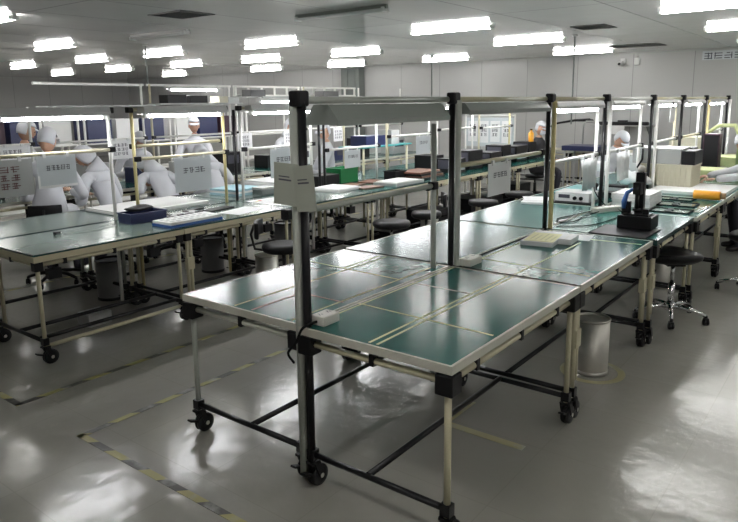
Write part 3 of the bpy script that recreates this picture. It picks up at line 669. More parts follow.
stack('white_sheet', 'white board pile under the ribbed crate', (7.8, 1.52), (.85, .72, .03), 2, 0, M['foam'], cat='board')
# ribbed crate and grey crate
t = thing('ribbed_crate', 'cream ribbed plastic crate beneath the grey box', 'crate', (7.98, 1.81, .81), .0)
b = MB(); b.bx(-.2, .2, -.26, .26, 0, .01); hh = .22
for a, b_, c_, d in ((-.2, .2, -.26, -.25), (-.2, .2, .25, .26), (-.2, -.19, -.25, .25), (.19, .2, -.25, .25)): b.bx(a, b_, c_, d, .01, hh)
b.obj('body', M['beige'], t)
b = MB()
for k in range(10): y = -.2475+k*.055; b.bx(-.212, -.2, y-.008, y+.008, .0, hh)
for k in range(7): x = -.17+k*.056; b.bx(x-.008, x+.008, -.272, -.26, 0, hh)
for z_ in (.05, .15): b.bx(-.208, -.2, -.26, .26, z_, z_+.012)
b.obj('ribs', M['beige'], t)
b = MB()
for a, b_, c_, d in ((-.215, .215, -.275, -.25), (-.215, .215, .25, .275), (-.215, -.19, -.25, .25), (.19, .215, -.25, .25)): b.bx(a, b_, c_, d, hh, hh+.018)
b.obj('rim', M['beige'], t)
t = thing('grey_tote', 'translucent grey tote with dark end on top of ribbed crate', 'tote box', (7.98, 1.83, 1.048), 0)
MB().bx(-.2, .22, -.16, .35, 0, .16).obj('body', M['greybox'], t, bev=.01); MB().bx(-.21, .23, -.17, .36, .16, .175).obj('lid', M['bodyw'], t, bev=.004); MB().bx(-.2, .2, -.30, -.165, 0, .15).obj('end_block', M['black'], t, bev=.005)
t = thing('plastic_bag', 'crumpled clear plastic bag left of the ribbed crate', 'bag', (7.62, 2.0+.1, .78), 0)
m = MB().ball((0, 0, .09), (.2, .16, .09), 14)
m.v = [(x+rnd.uniform(-.03, .03), y+rnd.uniform(-.03, .03), max(.0, z_+rnd.uniform(-.02, .03))) for x, y, z_ in m.v]; m.obj('bag', M['film'], t)
# left row instruments
t = thing('power_supply', 'grey bench power supply beside the cables', 'power supply', (6.33, 2.28, .78), .05)
MB().bx(-.14, .14, -.17, .17, .012, .1).obj('case', M['greybox'], t, bev=.006)
MB().bx(-.145, -.14, -.16, .16, .015, .095).obj('front_panel', M['bodyw'], t); 
for y in (-.09, -.03): MB().lathe([(.018, -.02), (.018, 0)], (-.145, y, .05), 12, 0, 'x').obj('knob', M['black'], t)
MB().bx(-.146, -.144, .02, .13, .045, .08).obj('display', M['ink'], t)
MB().bx(-.2, .16, -.2, .22, 0, .011).obj('base_tray', M['black'], t)
t = thing('joystick_controller', 'small black controller with knob behind the power supply', 'controller', (6.75, 2.12, .78), 0)
MB().bx(-.08, .08, -.16, .16, 0, .06).obj('case', M['black'], t, bev=.006); MB().tube([(-.03, .1, .06), (-.03, .1, .11)], .01, 8).ball((-.03, .1, .12), .025, 10).obj('knob', M['black'], t)
t = thing('microscope', 'white stereo microscope on teal board behind the power supply', 'microscope', (7.3, 2.42, .79), 2.2)
MB().bx(-.1, .12, -.1, .1, 0, .03).obj('base', M['bodyw'], t, bev=.006); MB().tube([(-.07, 0, .03), (-.07, 0, .3)], .018, 10).obj('column', M['steel'], t)
MB().bx(-.1, .1, -.06, .06, .2, .3).tube([(.05, 0, .2), (.05, 0, .13)], [.05, .03], 14).obj('head', M['bodyw'], t, bev=.015)
for s in (-1, 1): MB().tube([(.08, s*.035, .28), (.15, s*.04, .36)], .018, 10).obj('eyepiece', M['black'], t)
t = thing('teal_board', 'flat teal board under the white microscope', 'board', (7.2, 2.42, .78), 0); MB().bx(-.42, .35, -.3, .3, 0, .01).obj('board', M['teal'], t)
t = thing('parts_rack', 'black connector rack on left row behind the press column', 'rack', (7.0, 2.05, .79), 0)
MB().bx(-.06, .06, -.05, .17, 0, .09).obj('case', M['black'], t, bev=.004); MB().bx(-.062, -.06, -.03, .15, .02, .07).obj('label_face', M['greybox'], t)
t = thing('sheet_stack', 'slanted white sheets at middle of left row', 'paper stack', (6.1, 2.6, .78), .3); MB().bx(-.2, .2, -.12, .12, 0, .02).obj('pile', M['paper'], t); MB().box((.03, .02, .0225), (.3, .2, .004), .2).obj('top_sheet', M['paper'], t)

# ------------------------------------------------------------------ things on the left island
open_box('blue_tray', 'navy blue plastic box on left island under the black pouch', 'box', (3.25, 4.93), (.34, .2, .075), M['navy'], -.05, th=.012)
t = thing('black_pouch', 'limp black pouch lying on the navy blue box', 'pouch', (3.25, 4.97, .866), .1)
m = MB().ball((0, 0, .022), (.14, .09, .022), 12); m.v = [(x*(1+.1*math.sin(9*y)), y, max(0, z_+.006*math.sin(30*x))) for x, y, z_ in m.v]; m.obj('pouch', M['black'], t)
t = thing('foam_tray', 'blue-edged white foam board at the front of left island', 'foam board', (3.42, 4.53, .78), .02)
MB().bx(-.27, .27, -.12, .13, 0, .022).obj('blue_base', M['blue'], t, bev=.003); MB().bx(-.265, .265, -.115, .125, .022, .045).obj('foam_top', M['foam'], t, bev=.003)
m = MB()
for i in range(7):
    for j in range(3): m.bx(-.23+i*.065, -.20+i*.065, -.08+j*.065, -.05+j*.065, .045, .0465)
m.obj('slots', M['greybox'], t)
t = thing('mesh_tray', 'mottled grey tray of small parts behind the foam board', 'tray', (3.62, 4.85, .78), .05)
MB().bx(-.24, .2, -.12, .12, 0, .015).obj('tray_base', M['greybox'], t, bev=.002)
for i in range(10): MB().box((-.2+.04*i, rnd.uniform(-.08, .08), .019), (.03, .05, .008), rnd.uniform(-.5, .5)).obj('part', M['maroon'] if i % 2 else M['black'], t)
sheet('board_offcut', 'thin black circuit panel right of the parts tray', (4.02, 4.86), .3, .12, .1, M['black'], th=.012, cat='circuit panel')
sheet('board_offcut', 'thin black panel leaning toward the rear papers of left island', (3.86, 5.03), .24, .07, .25, M['black'], th=.012, cat='circuit panel')
stack('foam_sheet', 'white covering sheets on rear bench behind blue box', (3.75, 5.57), (.95, .62, .03), 2, .0, M['foam'], cat='foam sheet')
stack('blue_foam', 'pale blue foam pads on the rear bench, behind white papers', (4.9, 5.6), (.42, .4, .07), 3, .1, M['paleblue'], cat='foam pad', mats=[M['paleblue'], M['foam']])
t = thing('grey_case', 'small grey-green case beside the black upright, rear of left island', 'case', (5.05, 5.33, .78), 0)
MB().bx(-.1, .1, -.08, .08, 0, .05).obj('case_bottom', M['wall_dark'], t, bev=.004); MB().bx(-.1, .1, -.08, .08, .052, .075).obj('case_lid', M['greybox'], t, bev=.004)
sheet('loose_paper', 'white form with red and yellow marks on left island', (4.72, 4.87), .42, .28, -.1, M['paper'], marks=5)
sheet('loose_paper', 'large white sheet left of the marked form on left island', (4.1, 4.62), .42, .25, .2, M['paper'], marks=None)
t = thing('red_tag', 'small red and yellow tag lying on the marked form', 'tag', (4.63, 4.95, .7826), .4); MB().bx(-.03, .03, -.015, .015, 0, .004).obj('red_part', M['red'], t); MB().bx(-.07, -.032, -.015, .015, 0, .004).obj('yellow_part', M['yellow'], t)
stack('white_board', 'large white sheets on rear bench beyond the grey case', (5.5, 5.6), (.5, .5, .1), 4, 0, M['foam'], cat='foam sheet')
t = thing('panel_pile', 'white panel on grey base at aisle edge, left of the black-tray pile', 'panel', (6.6, 4.58, .78), 0); MB().bx(-.3, .3, -.17, .17, 0, .035).obj('grey_base', M['greybox'], t, bev=.003); MB().bx(-.27, .2, -.15, .15, .035, .045).obj('white_panel', M['foam'], t)
t = thing('white_tray', 'shallow white tray left of the brown boards', 'tray', (5.72, 4.85, .78), .1); MB().bx(-.22, .22, -.2, .2, 0, .03).obj('tray_base', M['foam'], t, bev=.004); MB().bx(-.2, .2, -.18, .18, .03, .036).obj('inlay', M['paper'], t)
for i, (x, y, r_) in enumerate(((6.12, 4.95, .1), (6.07, 4.66, -.2), (6.55, 4.97, .15))):
    o = MB().bx(-.16, .16, -.11, .11, 0, .014).obj('copper_board', M['copper'], None, (x, y, .78), r_, bev=.002)
    tag(o, 'copper-brown board on left island, %s' % ['nearest the white tray', 'middle of the three and nearest the aisle', 'below the green box'][i], 'circuit board', 'copper-brown boards')
open_box('green_box', 'green plastic bin standing on rear of left island', 'bin', (6.38, 5.3), (.34, .24, .17), M['green'], .0, th=.01)
box_thing('black_case', 'black equipment case left of the green bin', 'case', (5.95, 5.28), (.4, .26, .13), M['black'])
box_thing('dark_carton', 'large black carton with white label on left island', 'carton', (7.95, 5.0), (.3, .3, .24), M['black'])
sheet('carton_label', 'white label on the front of the black carton', (7.62, 4.8285), .01, .01, 0, M['paper'], z=.0, th=.001) if False else None
t = thing('label_card', 'white label stuck on the large black carton', 'label', (7.85, 4.848, .9)); MB().bx(-.06, .06, -.001, .001, 0, .07).obj('card', M['paper'], t)
for i in range(4):
    o = MB().bx(-.27, .27, -.17, .17, 0, .024).obj('brown_tray', M['copper'] if i % 2 else M['black'], None, (7.3-.02*i, 4.68+.01*i,   .78+.0245*i), .02*i, bev=.003); tag(o, 'brown and black tray pile in front of black carton, %s' % ['bottom tray', 'second tray up', 'third tray up', 'top tray'][i], 'tray', 'tray pile by black carton')
open_box('small_green_bin', 'small dark green bin with white tag on left island', 'bin', (6.9, 4.85), (.24, .18, .11), M['black'])
for i, (x, y, d, m) in enumerate(((8.05, 4.7, (.3, .3, .2), 'black'), (8.6, 4.75, (.4, .3, .28), 'black'), (9.15, 4.7, (.35, .3, .22), 'blackpipe'), (9.6, 4.75, (.3, .3, .3), 'black'), (10.1, 4.72, (.42, .3, .26), 'blackpipe'), (10.6, 4.75, (.3, .3, .3), 'black'))):
    t = thing('test_monitor', 'black tester box on far part of left island, %s from camera' % ['first', 'second', 'third', 'fourth', 'fifth', 'sixth'][i], 'tester', (x, y, .78), 0, 'black tester boxes')
    MB().bx(-d[0]/2, d[0]/2, -d[1]/2, d[1]/2, 0, d[2]).obj('case', M[m], t, bev=.008); MB().bx(-d[0]/2-.003, -d[0]/2, -d[1]*.4, d[1]*.4, d[2]*.3, d[2]*.9).obj('screen', M['ink'], t)
    MB().bx(-d[0]*.4, d[0]*.4, -d[1]/2-.004, -d[1]/2, d[2]*.2, d[2]*.4).obj('panel', M['greybox'], t)
t = thing('orange_bottle', 'orange bottle standing on far tester of left island', 'bottle', (10.55, 4.62, 1.08)); MB().lathe([(.04, 0), (.045, .01), (.045, .14), (.018, .17), (.018, .2)], n=16).obj('bottle', M['orange'], t); MB().lathe([(.021, .19), (.021, .215)], n=12).obj('cap', M['black'], t)
box_thing('blue_bin', 'navy parts bin on the teal shelf of left island', 'bin', (7.5, 5.72), (.5, .28, .14), M['navy'], z=1.16)
box_thing('white_case', 'white case beside the navy parts bin on the teal shelf', 'case', (7.95, 5.72), (.2, .28, .2), M['greybox'], z=1.16)
# small cable end on nearest left bench
cable('thin pale wire with black plug on nearest left island bench', [(2.55, 4.93, .785), (2.7, 4.86, .785), (2.95, 4.88, .785), (3.0, 4.99, .785), (2.9, 5.02, .785)], .003, 'greypipe')
t = thing('wire_plug', 'small black plug on the nearest left island bench', 'plug', (2.5, 4.94, .78), .3); MB().bx(-.025, .025, -.015, .015, 0, .025).obj('plug_body', M['black'], t, bev=.003); MB().bx(.025, .04, -.004, .004, .008, .014).obj('pin', M['steel'], t)
for i, (x, y, d) in enumerate(((6.6, 4.75, (.4, .35, .2)), (7.7, 4.85, (.5, .4, .3)), (8.7, 4.8, (.45, .4, .35)), (9.4, 4.85, (.4, .4, .28)), (10.3, 4.8, (.5, .4, .4)))):
    box_thing('floor_crate', 'black crate on floor beneath left island, %s from camera' % ['first', 'second', 'third', 'fourth', 'fifth'][i], 'crate', (x, y), d, M['black'], z=0, group='black crates under left island')
box_thing('floor_carton', 'beige box lying on floor under nearest left island bench', 'box', (2.75, 4.95), (.2, .18, .1), M['greybox'], z=0)

# ------------------------------------------------------------------ notices
def notice(label, xa, xb, zt, zb, y, n=5, rows=1, m='sign', big=True, slant=0, red=False, strip=False):
    t = thing('hanging_notice', label, 'notice', ((xa+xb)/2, y, zt), slant, 'notices hung on rails'); W = xb-xa; H = zt-zb
    MB().bx(-W/2, W/2, -.0015, .0015, -H, 0).obj('sleeve', M[m], t)
    if big: strokes(MB(), -W*.28, W*.34, -H*.46, -H*.24, n, -.0016, rows).obj('printed_text', M['ink'], t)
    else: strokes(MB(), -W*.4, W*.3, -H*.8, -H*.12, n, -.0016, rows).obj('printed_text', M['inkred' if red else 'ink'], t)
    if strip: MB().bx(-W/2, W/2, -.004, -.0016, -H, -H+.02).bx(-W/2, -W/2+.016, -.004, -.0016, -H+.02, -H*.6).obj('edge_strip', M['paper'], t)
    for s in (-.3, .3): MB().bx(W*s-.012, W*s+.012, -.006, .006, -.015, .018).obj('clip', M['bodyw'], t)
    return t
yl_ = 5.10
notice('grey notice board with red print at left photo edge', 1.99, 2.44, 1.365, 1.09, yl_, 4, 3, 'greybox', False, red=True)
notice('grey sleeved notice with five characters on nearest left island rail', 2.475, 2.79, 1.375, 1.125, yl_, 5, strip=True)
notice('pale notice on second rail of left island, in front of white coat', 3.73, 4.15, 1.27, .95, yl_, 4)
notice('pale notice on third rail of left island, left of the near post', 4.95, 5.34, 1.28, .97, yl_, 4)
notice('pale notice on fourth rail of left island, right of seated worker', 6.19, 6.5, 1.19, .97, yl_, 4)
notice('pale notice on fifth rail of left island, above black carton', 7.77, 8.13, 1.29, 1.03, yl_, 3)
notice('white curled sheet with large scribbled letters on front island rail', 3.84, 4.17, 1.355, 1.14, 1.967, 4, m='paper')
for i, (ya, yb_, zt, zb, an, lb) in enumerate(((2.035, 1.90, 1.505, 1.325, .05, 'left one'), (1.925, 1.80, 1.50, 1.31, -.12, 'right one'))):
    t = thing('post_sheet', 'shaded paper sheet taped to the nearest post, %s' % lb, 'paper', (2.0-.012*i, (ya+yb_)/2, zt), 0, 'sheets taped to nearest post')
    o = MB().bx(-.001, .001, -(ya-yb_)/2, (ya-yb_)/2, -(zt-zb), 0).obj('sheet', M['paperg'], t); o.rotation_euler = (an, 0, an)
    k = MB(); k.bx(-.0016, -.0011, -.03, .04, -.075, -.068); k.bx(-.0016, -.0011, -.02, .04, -.06, -.055); k = k.obj('printed_text', M['ink'], t); k.rotation_euler = (an, 0, an)
t = thing('tag_sheet', 'white sheet hanging high in the fifth bay of front island', 'paper', (8.4, 1.93, 1.66)); MB().bx(-.12, .12, -.001, .001, -.17, 0).obj('sheet', M['paper'], t); MB().bx(-.03, .03, -.004, .003, -.01, .06).obj('clip', M['black'], t)
for i, (X, lb) in enumerate(((3.5, 'at left photo edge, beside capped person'), (4.85, 'between nearest left island posts'), (6.95, 'right of capped person facing left'), (7.95, 'left of the near post'), (9.2, 'right of the hooded person'))):
    notice('white paper on rail of third line, ' + lb, X-.15, X+.15, 1.32, 1.08, 7.70, 4, 3, m='paper', big=False)
for i, (X, w_, zt, zb, lb) in enumerate(((5.66, .34, 1.258, 1.0, 'crumpled clear film hanging on third bay rail of front island'), (6.62, .4, 1.258, .98, 'crumpled clear film hanging on fourth bay rail of front island'))):
    t = thing('hanging_film', lb, 'plastic film', (X, 1.962, zt)); m = MB(); n = 12; vs = []
    for j in range(n+1):
        for k in range(4): vs.append((-w_/2+w_*j/n, -.012-.012*math.sin(j*1.7+k*.6)-.004*k, -(zt-zb)*k/3+rnd.uniform(-.01, .01)*(k == 3)))
    m.add(vs, [(j*4+k, j*4+k+1, j*4+k+5, j*4+k+4) for j in range(n) for k in range(3)], 0, True)
    o = m.obj('film', M['film'], t); sd = o.modifiers.new('solid', 'SOLIDIFY'); sd.thickness = .003
    for q in (-.35, .35): MB().bx(w_*q-.015, w_*q+.015, -.02, .0, -.01, .03).obj('clip', M['bodyw'], t)
# notice board with sheets far end of left island
t = thing('notice_board', 'white notice board of clear sheets at far end of left island', 'notice board', (11.15, 5.7, 0), 0)
MB().tube([(0, -.5, 0), (0, -.5, 1.52)], .016).tube([(0, .5, 0), (0, .5, 1.52)], .016).tube([(0, -.5, 1.5), (0, .5, 1.5)], .016).box((0, -.5, .02), (.4, .05, .04)).box((0, .5, .02), (.4, .05, .04)).obj('stand', M['white'], t)
MB().bx(-.01, .01, -.48, .48, .93, 1.46).obj('board', M['sign'], t)
for i in range(4):
    MB().bx(-.0125, -.0105, -.44+i*.23, -.25+i*.23, 1.0+.02*(i % 2), 1.40).obj('pinned_sheet', M['paper'], t)
    o = strokes(MB(), -.07, .07, 1.12, 1.36, 2, 0, 3).obj('printed_text', M['ink'], t); o.rotation_euler = (0, 0, -math.pi/2); o.location = (-.0128, -.345+i*.23, 0)

# ------------------------------------------------------------------ far wall furniture
for i, (ya, yb_, lb) in enumerate(((1.2, 3.0, 'nearest the right edge'), (3.01, 4.8, 'under the wall shelf'), (4.81, 6.6, 'left of the wall shelf'))):
    bench('long cream bench against the far wall, %s' % lb, 12.75, 13.55, ya, yb_, group='benches along the far wall', top='beige', casters=False, detail=False)
t = thing('wall_shelf', 'grey shelf on far wall seen between front island posts', 'shelf', (X1, 4.2, 1.24)); MB().bx(-.3, 0, -.62, .62, -.02, 0).obj('board', M['greybox'], t)
for s in (-.5, .5): MB().prism([(-.25, -.02), (0, -.02), (0, -.2)], 'y', s-.01, s+.01).obj('bracket', M['wall_dark'], t)
t = thing('tool_bar', 'long black tool case lying on the far wall shelf', 'case', (X1-.15, 4.2, 1.24)); m = MB().bx(-.08, .08, -.5, .5, 0, .07)
m.obj('case', M['black'], t, bev=.01)
MB().bx(-.02, .02, -.1, .1, .07, .1).obj('handle', M['black'], t)
t = thing('shelf_notice', 'white paper hanging below the far wall shelf', 'paper', (X1-.302, 4.25, 1.23)); MB().bx(-.001, .001, -.13, .13, -.17, 0).obj('sheet', M['paper'], t)
# swing-arm lamp
t = thing('swing_arm_lamp', 'black swing arm lamp standing on far wall bench', 'lamp', (12.95, 5.35, .78)); MB().box((0, 0, .02), (.1, .1, .04)).obj('clamp_base', M['black'], t, bev=.005)
MB().tube([(0, 0, .04), (0, 0, .42)], .02, 8).obj('pole', M['black'], t); MB().tube([(0, 0, .42), (-.05, -.25, .53), (-.05, -.6, .59), (-.05, -.9, .60)], [.018, .02, .024, .03], 8).obj('arm', M['black'], t)
MB().lathe([(.05, 0), (.09, -.04), (.09, -.06)], (-.05, -.9, .61), 14).obj('head', M['black'], t)
t = thing('hand_trolley', 'grey trolley with blue deck by the far wall', 'trolley', (12.3, 4.3, 0), 0)
MB().bx(-.3, .3, -.35, .35, .84, .93).obj('deck', M['navy'], t, bev=.01)
MB().tube([(.25, -.15, .93), (.25, -.15, 1.3), (.25, -.1, 1.36), (.25, .1, 1.36), (.25, .15, 1.3), (.25, .15, .93)], .016, 8).obj('push_handle', M['greybox'], t)
for sx in (-1, 1):
    for sy in (-1, 1): MB().tube([(sx*.26, sy*.3, 0), (sx*.26, sy*.3, .84)], .02, 8).obj('leg', M['greybox'], t)
# tall dark cabinet-like machine and pale green covers at right far end
t = thing('tall_machine', 'tall narrow dark machine at far right behind the crates', 'machine', (10.2, 1.80, .78)); MB().bx(-.1, .12, -.1, .1, 0, .5).obj('housing', M['maroon'], t, bev=.008); MB().bx(-.104, -.1, -.09, .085, .03, .48).obj('door', M['black'], t); MB().bx(-.25, .25, -.18, .18, -.0, .03).obj('base_plate', M['black'], t)
for i, (x, y, d, m, z_) in enumerate(((9.3, 1.6, (.5, .5, .1), 'palegreen', .78), (11.0, 1.6, (.6, .5, .14), 'palegreen', .78), (9.35, 2.3, (.45, .35, .3), 'paper', .78), (8.75, 2.35, (.4, .3, .3), 'bodyw', .78), (11.3, 2.3, (.6, .5, .4), 'beige', .78), (10.1, 2.35, (.4, .4, .25), 'black', .78))):
    box_thing('carton', ['pale green wrapped pad right of the seated arms', 'pale green wrapped pack at far right', 'white carton behind the grey tote', 'white instrument box left of grey tote', 'cream carton at far end of left row', 'black box at far end of left row'][i], 'box', (x, y), d, M[m], z=z_)
box_thing('black_chest', 'black chest between ribbed crate and seated arms', 'box', (8.42, 1.8), (.3, .28, .42), M['black'])
t = thing('yellow_hose', 'yellow-green air hose arching over far right bench', 'hose', (10.6, 1.75, .78)); MB().tube([(0, .2, 0), (0, .18, .5), (0, .05, .6), (0, -.15, .6), (0, -.22, .45), (.05, -.22, .05)], .03, 8).obj('hose', M['palegreen'], t); MB().lathe([(.04, 0), (.04, .04)], (0, .2, 0), 10).obj('fitting', M['steel'], t)
# ------------------------------------------------------------------ storage racks and bins behind the workers
def rack(label, xa, xb, y, levels, ztop):
    t = thing('storage_rack', label, 'rack', ((xa+xb)/2, y, 0), 0, 'white storage racks behind the workers'); L = (xb-xa)/2
    for sx in (-1, 1):
        for sy in (-1, 1): MB().tube([(sx*L, sy*.25, 0), (sx*L, sy*.25, ztop)], .018, 8).obj('post', M['white'], t)
    for z_ in levels: MB().bx(-L, L, -.25, .25, z_-.02, z_).obj('shelf_board', M['white'], t)
    return t
k = 0
wn = ['leftmost', 'second from left', 'third from left', 'fourth from left', 'fifth from left', 'sixth from left']
for i, (xa, xb) in enumerate(((3.7, 5.2), (5.3, 6.8), (6.9, 8.4), (8.5, 10.0))):
    rack('white storage rack behind third bench line, %s' % wn[i], xa, xb, 9.6, (.3, .75, 1.2), 1.62)
    if i < 3:
        for lv, z_ in ((1, 1.2),):
            for j in range(3):
                m = ['navy', 'maroon', 'navy', 'foam'][(i+j+lv) % 4]; d = (.4, .4, .34 if lv else .36)
                open_box('parts_bin', '%s bin on %s rack, %s shelf, %s along it' % ({'navy': 'navy', 'maroon': 'maroon', 'blue': 'blue', 'foam': 'white'}[m], wn[i], 'upper' if lv else 'middle', ['first', 'second', 'third'][j]), 'bin', (xa+.28+j*.47, 9.6), d, M[m], 0, z=z_, group='bins on storage racks')
# goods on third line
gk = [(3.0, 'black', (.4, .3, .25)), (4.3, 'greybox', (.3, .3, .3)), (5.0, 'navy', (.35, .3, .2)), (5.75, 'bodyw', (.5, .3, .22)), (6.4, 'black', (.3, .3, .3)), (7.3, 'black', (.45, .3, .2)), (7.9, 'bodyw', (.3, .3, .25)), (8.9, 'navy', (.5, .3, .2)), (9.5, 'black', (.3, .3, .35)), (10.6, 'greybox', (.4, .3, .3))]
nm = {'black': 'black', 'greybox': 'grey', 'navy': 'navy', 'bodyw': 'white'}
for i, (x, m, d) in enumerate(gk):
    t = thing('test_instrument', '%s instrument on third bench line, number %s from left' % (nm[m], ['one', 'two', 'three', 'four', 'five', 'six', 'seven', 'eight', 'nine', 'ten'][i]), 'instrument', (x, 7.5, .78), 0, 'instruments on third line')
    MB().bx(-d[0]/2, d[0]/2, -d[1]/2, d[1]/2, 0, d[2]).obj('case', M[m], t, bev=.008); MB().bx(-d[0]*.35, d[0]*.35, -d[1]/2-.003, -d[1]/2, d[2]*.45, d[2]*.85).obj('screen', M['ink'], t)
for i, (x, d, m) in enumerate(((2.55, (.34, .2, .12), 'card'), (5.62, (.3, .2, .11), 'black'), (6.42, (.16, .2, .09), 'beige'), (5.98, (.3, .2, .1), 'black'), (6.62, (.2, .18, .08), 'greybox'), (7.1, (.3, .2, .1), 'vent'), (8.8, (.4, .2, .09), 'vent'))):
    box_thing('shelf_carton', '%s box on the high shelf of third line, %s' % ({'card': 'brown cardboard', 'black': 'black', 'beige': 'beige', 'greybox': 'grey', 'vent': 'dark grey'}[m], ['at left photo edge', 'leftmost of two', 'right of the black ones', 'rightmost of two', 'small, right of the beige one', 'beside fourth bench post', 'above fifth bench'][i]), 'box', (x, 7.62), d, M[m], z=SH[min(5, int((x-2.3)/1.5))])

# ------------------------------------------------------------------ people
def skinned(joints, edges, radii, mats_of_edge, sub=1):
    me = bpy.data.meshes.new('skel'); me.from_pydata(joints, edges, []); ob = bpy.data.objects.new('skel', me); C.objects.link(ob)
    sk = ob.modifiers.new('skin', 'SKIN'); ss = ob.modifiers.new('sub', 'SUBSURF'); ss.levels = ss.render_levels = sub
    sk.use_smooth_shade = True
    for i, r in enumerate(radii): me.skin_vertices[0].data[i].radius = r if isinstance(r, tuple) else (r, r)
    for i in range(len(radii)): me.skin_vertices[0].data[i].use_root = (i == 0)
    dg = bpy.context.evaluated_depsgraph_get(); dg.update()
    out = bpy.data.meshes.new_from_object(ob.evaluated_get(dg)); bpy.data.objects.remove(ob)
    J = [Vector(j) for j in joints]
    vs = [v.co.copy() for v in out.vertices]; fs = [list(p.vertices) for p in out.polygons]; mi = []
    for p in out.polygons:
        c = p.center; best = None
        for e, m in zip(edges, mats_of_edge):
            a, b = J[e[0]], J[e[1]]; ab = b-a; u = max(0, min(1, (c-a).dot(ab)/max(1e-9, ab.length_squared)))
            ra, rb = [max(q) if isinstance(q, tuple) else q for q in (radii[e[0]], radii[e[1]])]
            d = (c-(a+ab*u)).length/(ra*(1-u)+rb*u)
            if best is None or d < best[0]: best = (d, m)
        mi.append(best[1])
    bpy.data.meshes.remove(out); return vs, fs, mi
def head_mesh(mb, T, maskon=True):
    """head with brow, nose, chin, ears, eyes and mouth; local: face towards +y, centre at origin. slots: 1 skin 3 eye 4 lip 5 mask"""
    n, k = 20, 15; vs = []
    for i in range(k):
        ph = math.pi*i/(k-1)
        for j in range(n):
            q = 2*math.pi*j/n; x, y, z_ = math.sin(ph)*math.cos(q), math.sin(ph)*math.sin(q), -math.cos(ph)
            X, Y, Z = x*.074, y*.096, z_*.115
            if z_ < -.1: X *= 1+.28*(z_+.1); Y *= 1+.15*(z_+.1)
            if y > .75 and abs(x) < .3:
                Y += .024*math.exp(-((z_+.12)/.13)**2)*math.exp(-(x/.16)**2)      # nose
                Y += .008*math.exp(-((z_+.82)/.2)**2)                              # chin
                Y += .006*math.exp(-((z_-.28)/.12)**2)                             # brow
            vs.append(T @ Vector((X, Y, Z)))
    fs = []; mi = []
    for i in range(k-1):
        for j in range(n):
            fs.append((i*n+j, i*n+(j+1) % n, (i+1)*n+(j+1) % n, (i+1)*n+j))
    mb.add(vs, fs, 1, True)
    def blob(c, r, m):
        o = MB().ball(c, r, 8); mb.add([T @ Vector(v) for v in o.v], o.f, m, True)
    for s in (-1, 1):
        blob((s*.03, .083, .012), (.013, .009, .007), 3); blob((s*.075, -.005, -.01), (.009, .02, .03), 1)
    blob((0, .088, -.055), (.022, .008, .007), 4)
def hand(mb, w, d, up, s):
    """palm, four fingers and a thumb at wrist w pointing along d; up = back of the hand"""
    d = d.normalized(); side = d.cross(up).normalized()*s; up = side.cross(d).normalized()*s
    o = MB().ball((0, 0, 0), (.042, .05, .017), 10)
    mb.add([w+d*.045+side*v[0]+d*v[1]+up*v[2] for v in o.v], o.f, 1, True)
    for q, (off, ln) in enumerate(((-.03, .058), (-.01, .072), (.011, .068), (.03, .052))):
        b = w+d*.082+side*off; mb.tube([b, b+d*ln*.45+up*.004, b+d*ln*.8-up*.012, b+d*ln*.92-up*.03], [.0095, .009, .0085, .006], 6, 1)
    b = w+d*.03-side*.034; mb.tube([b, b+d*.03-side*.022-up*.006, b+d*.058-side*.026-up*.014], [.012, .0105, .007], 6, 1)
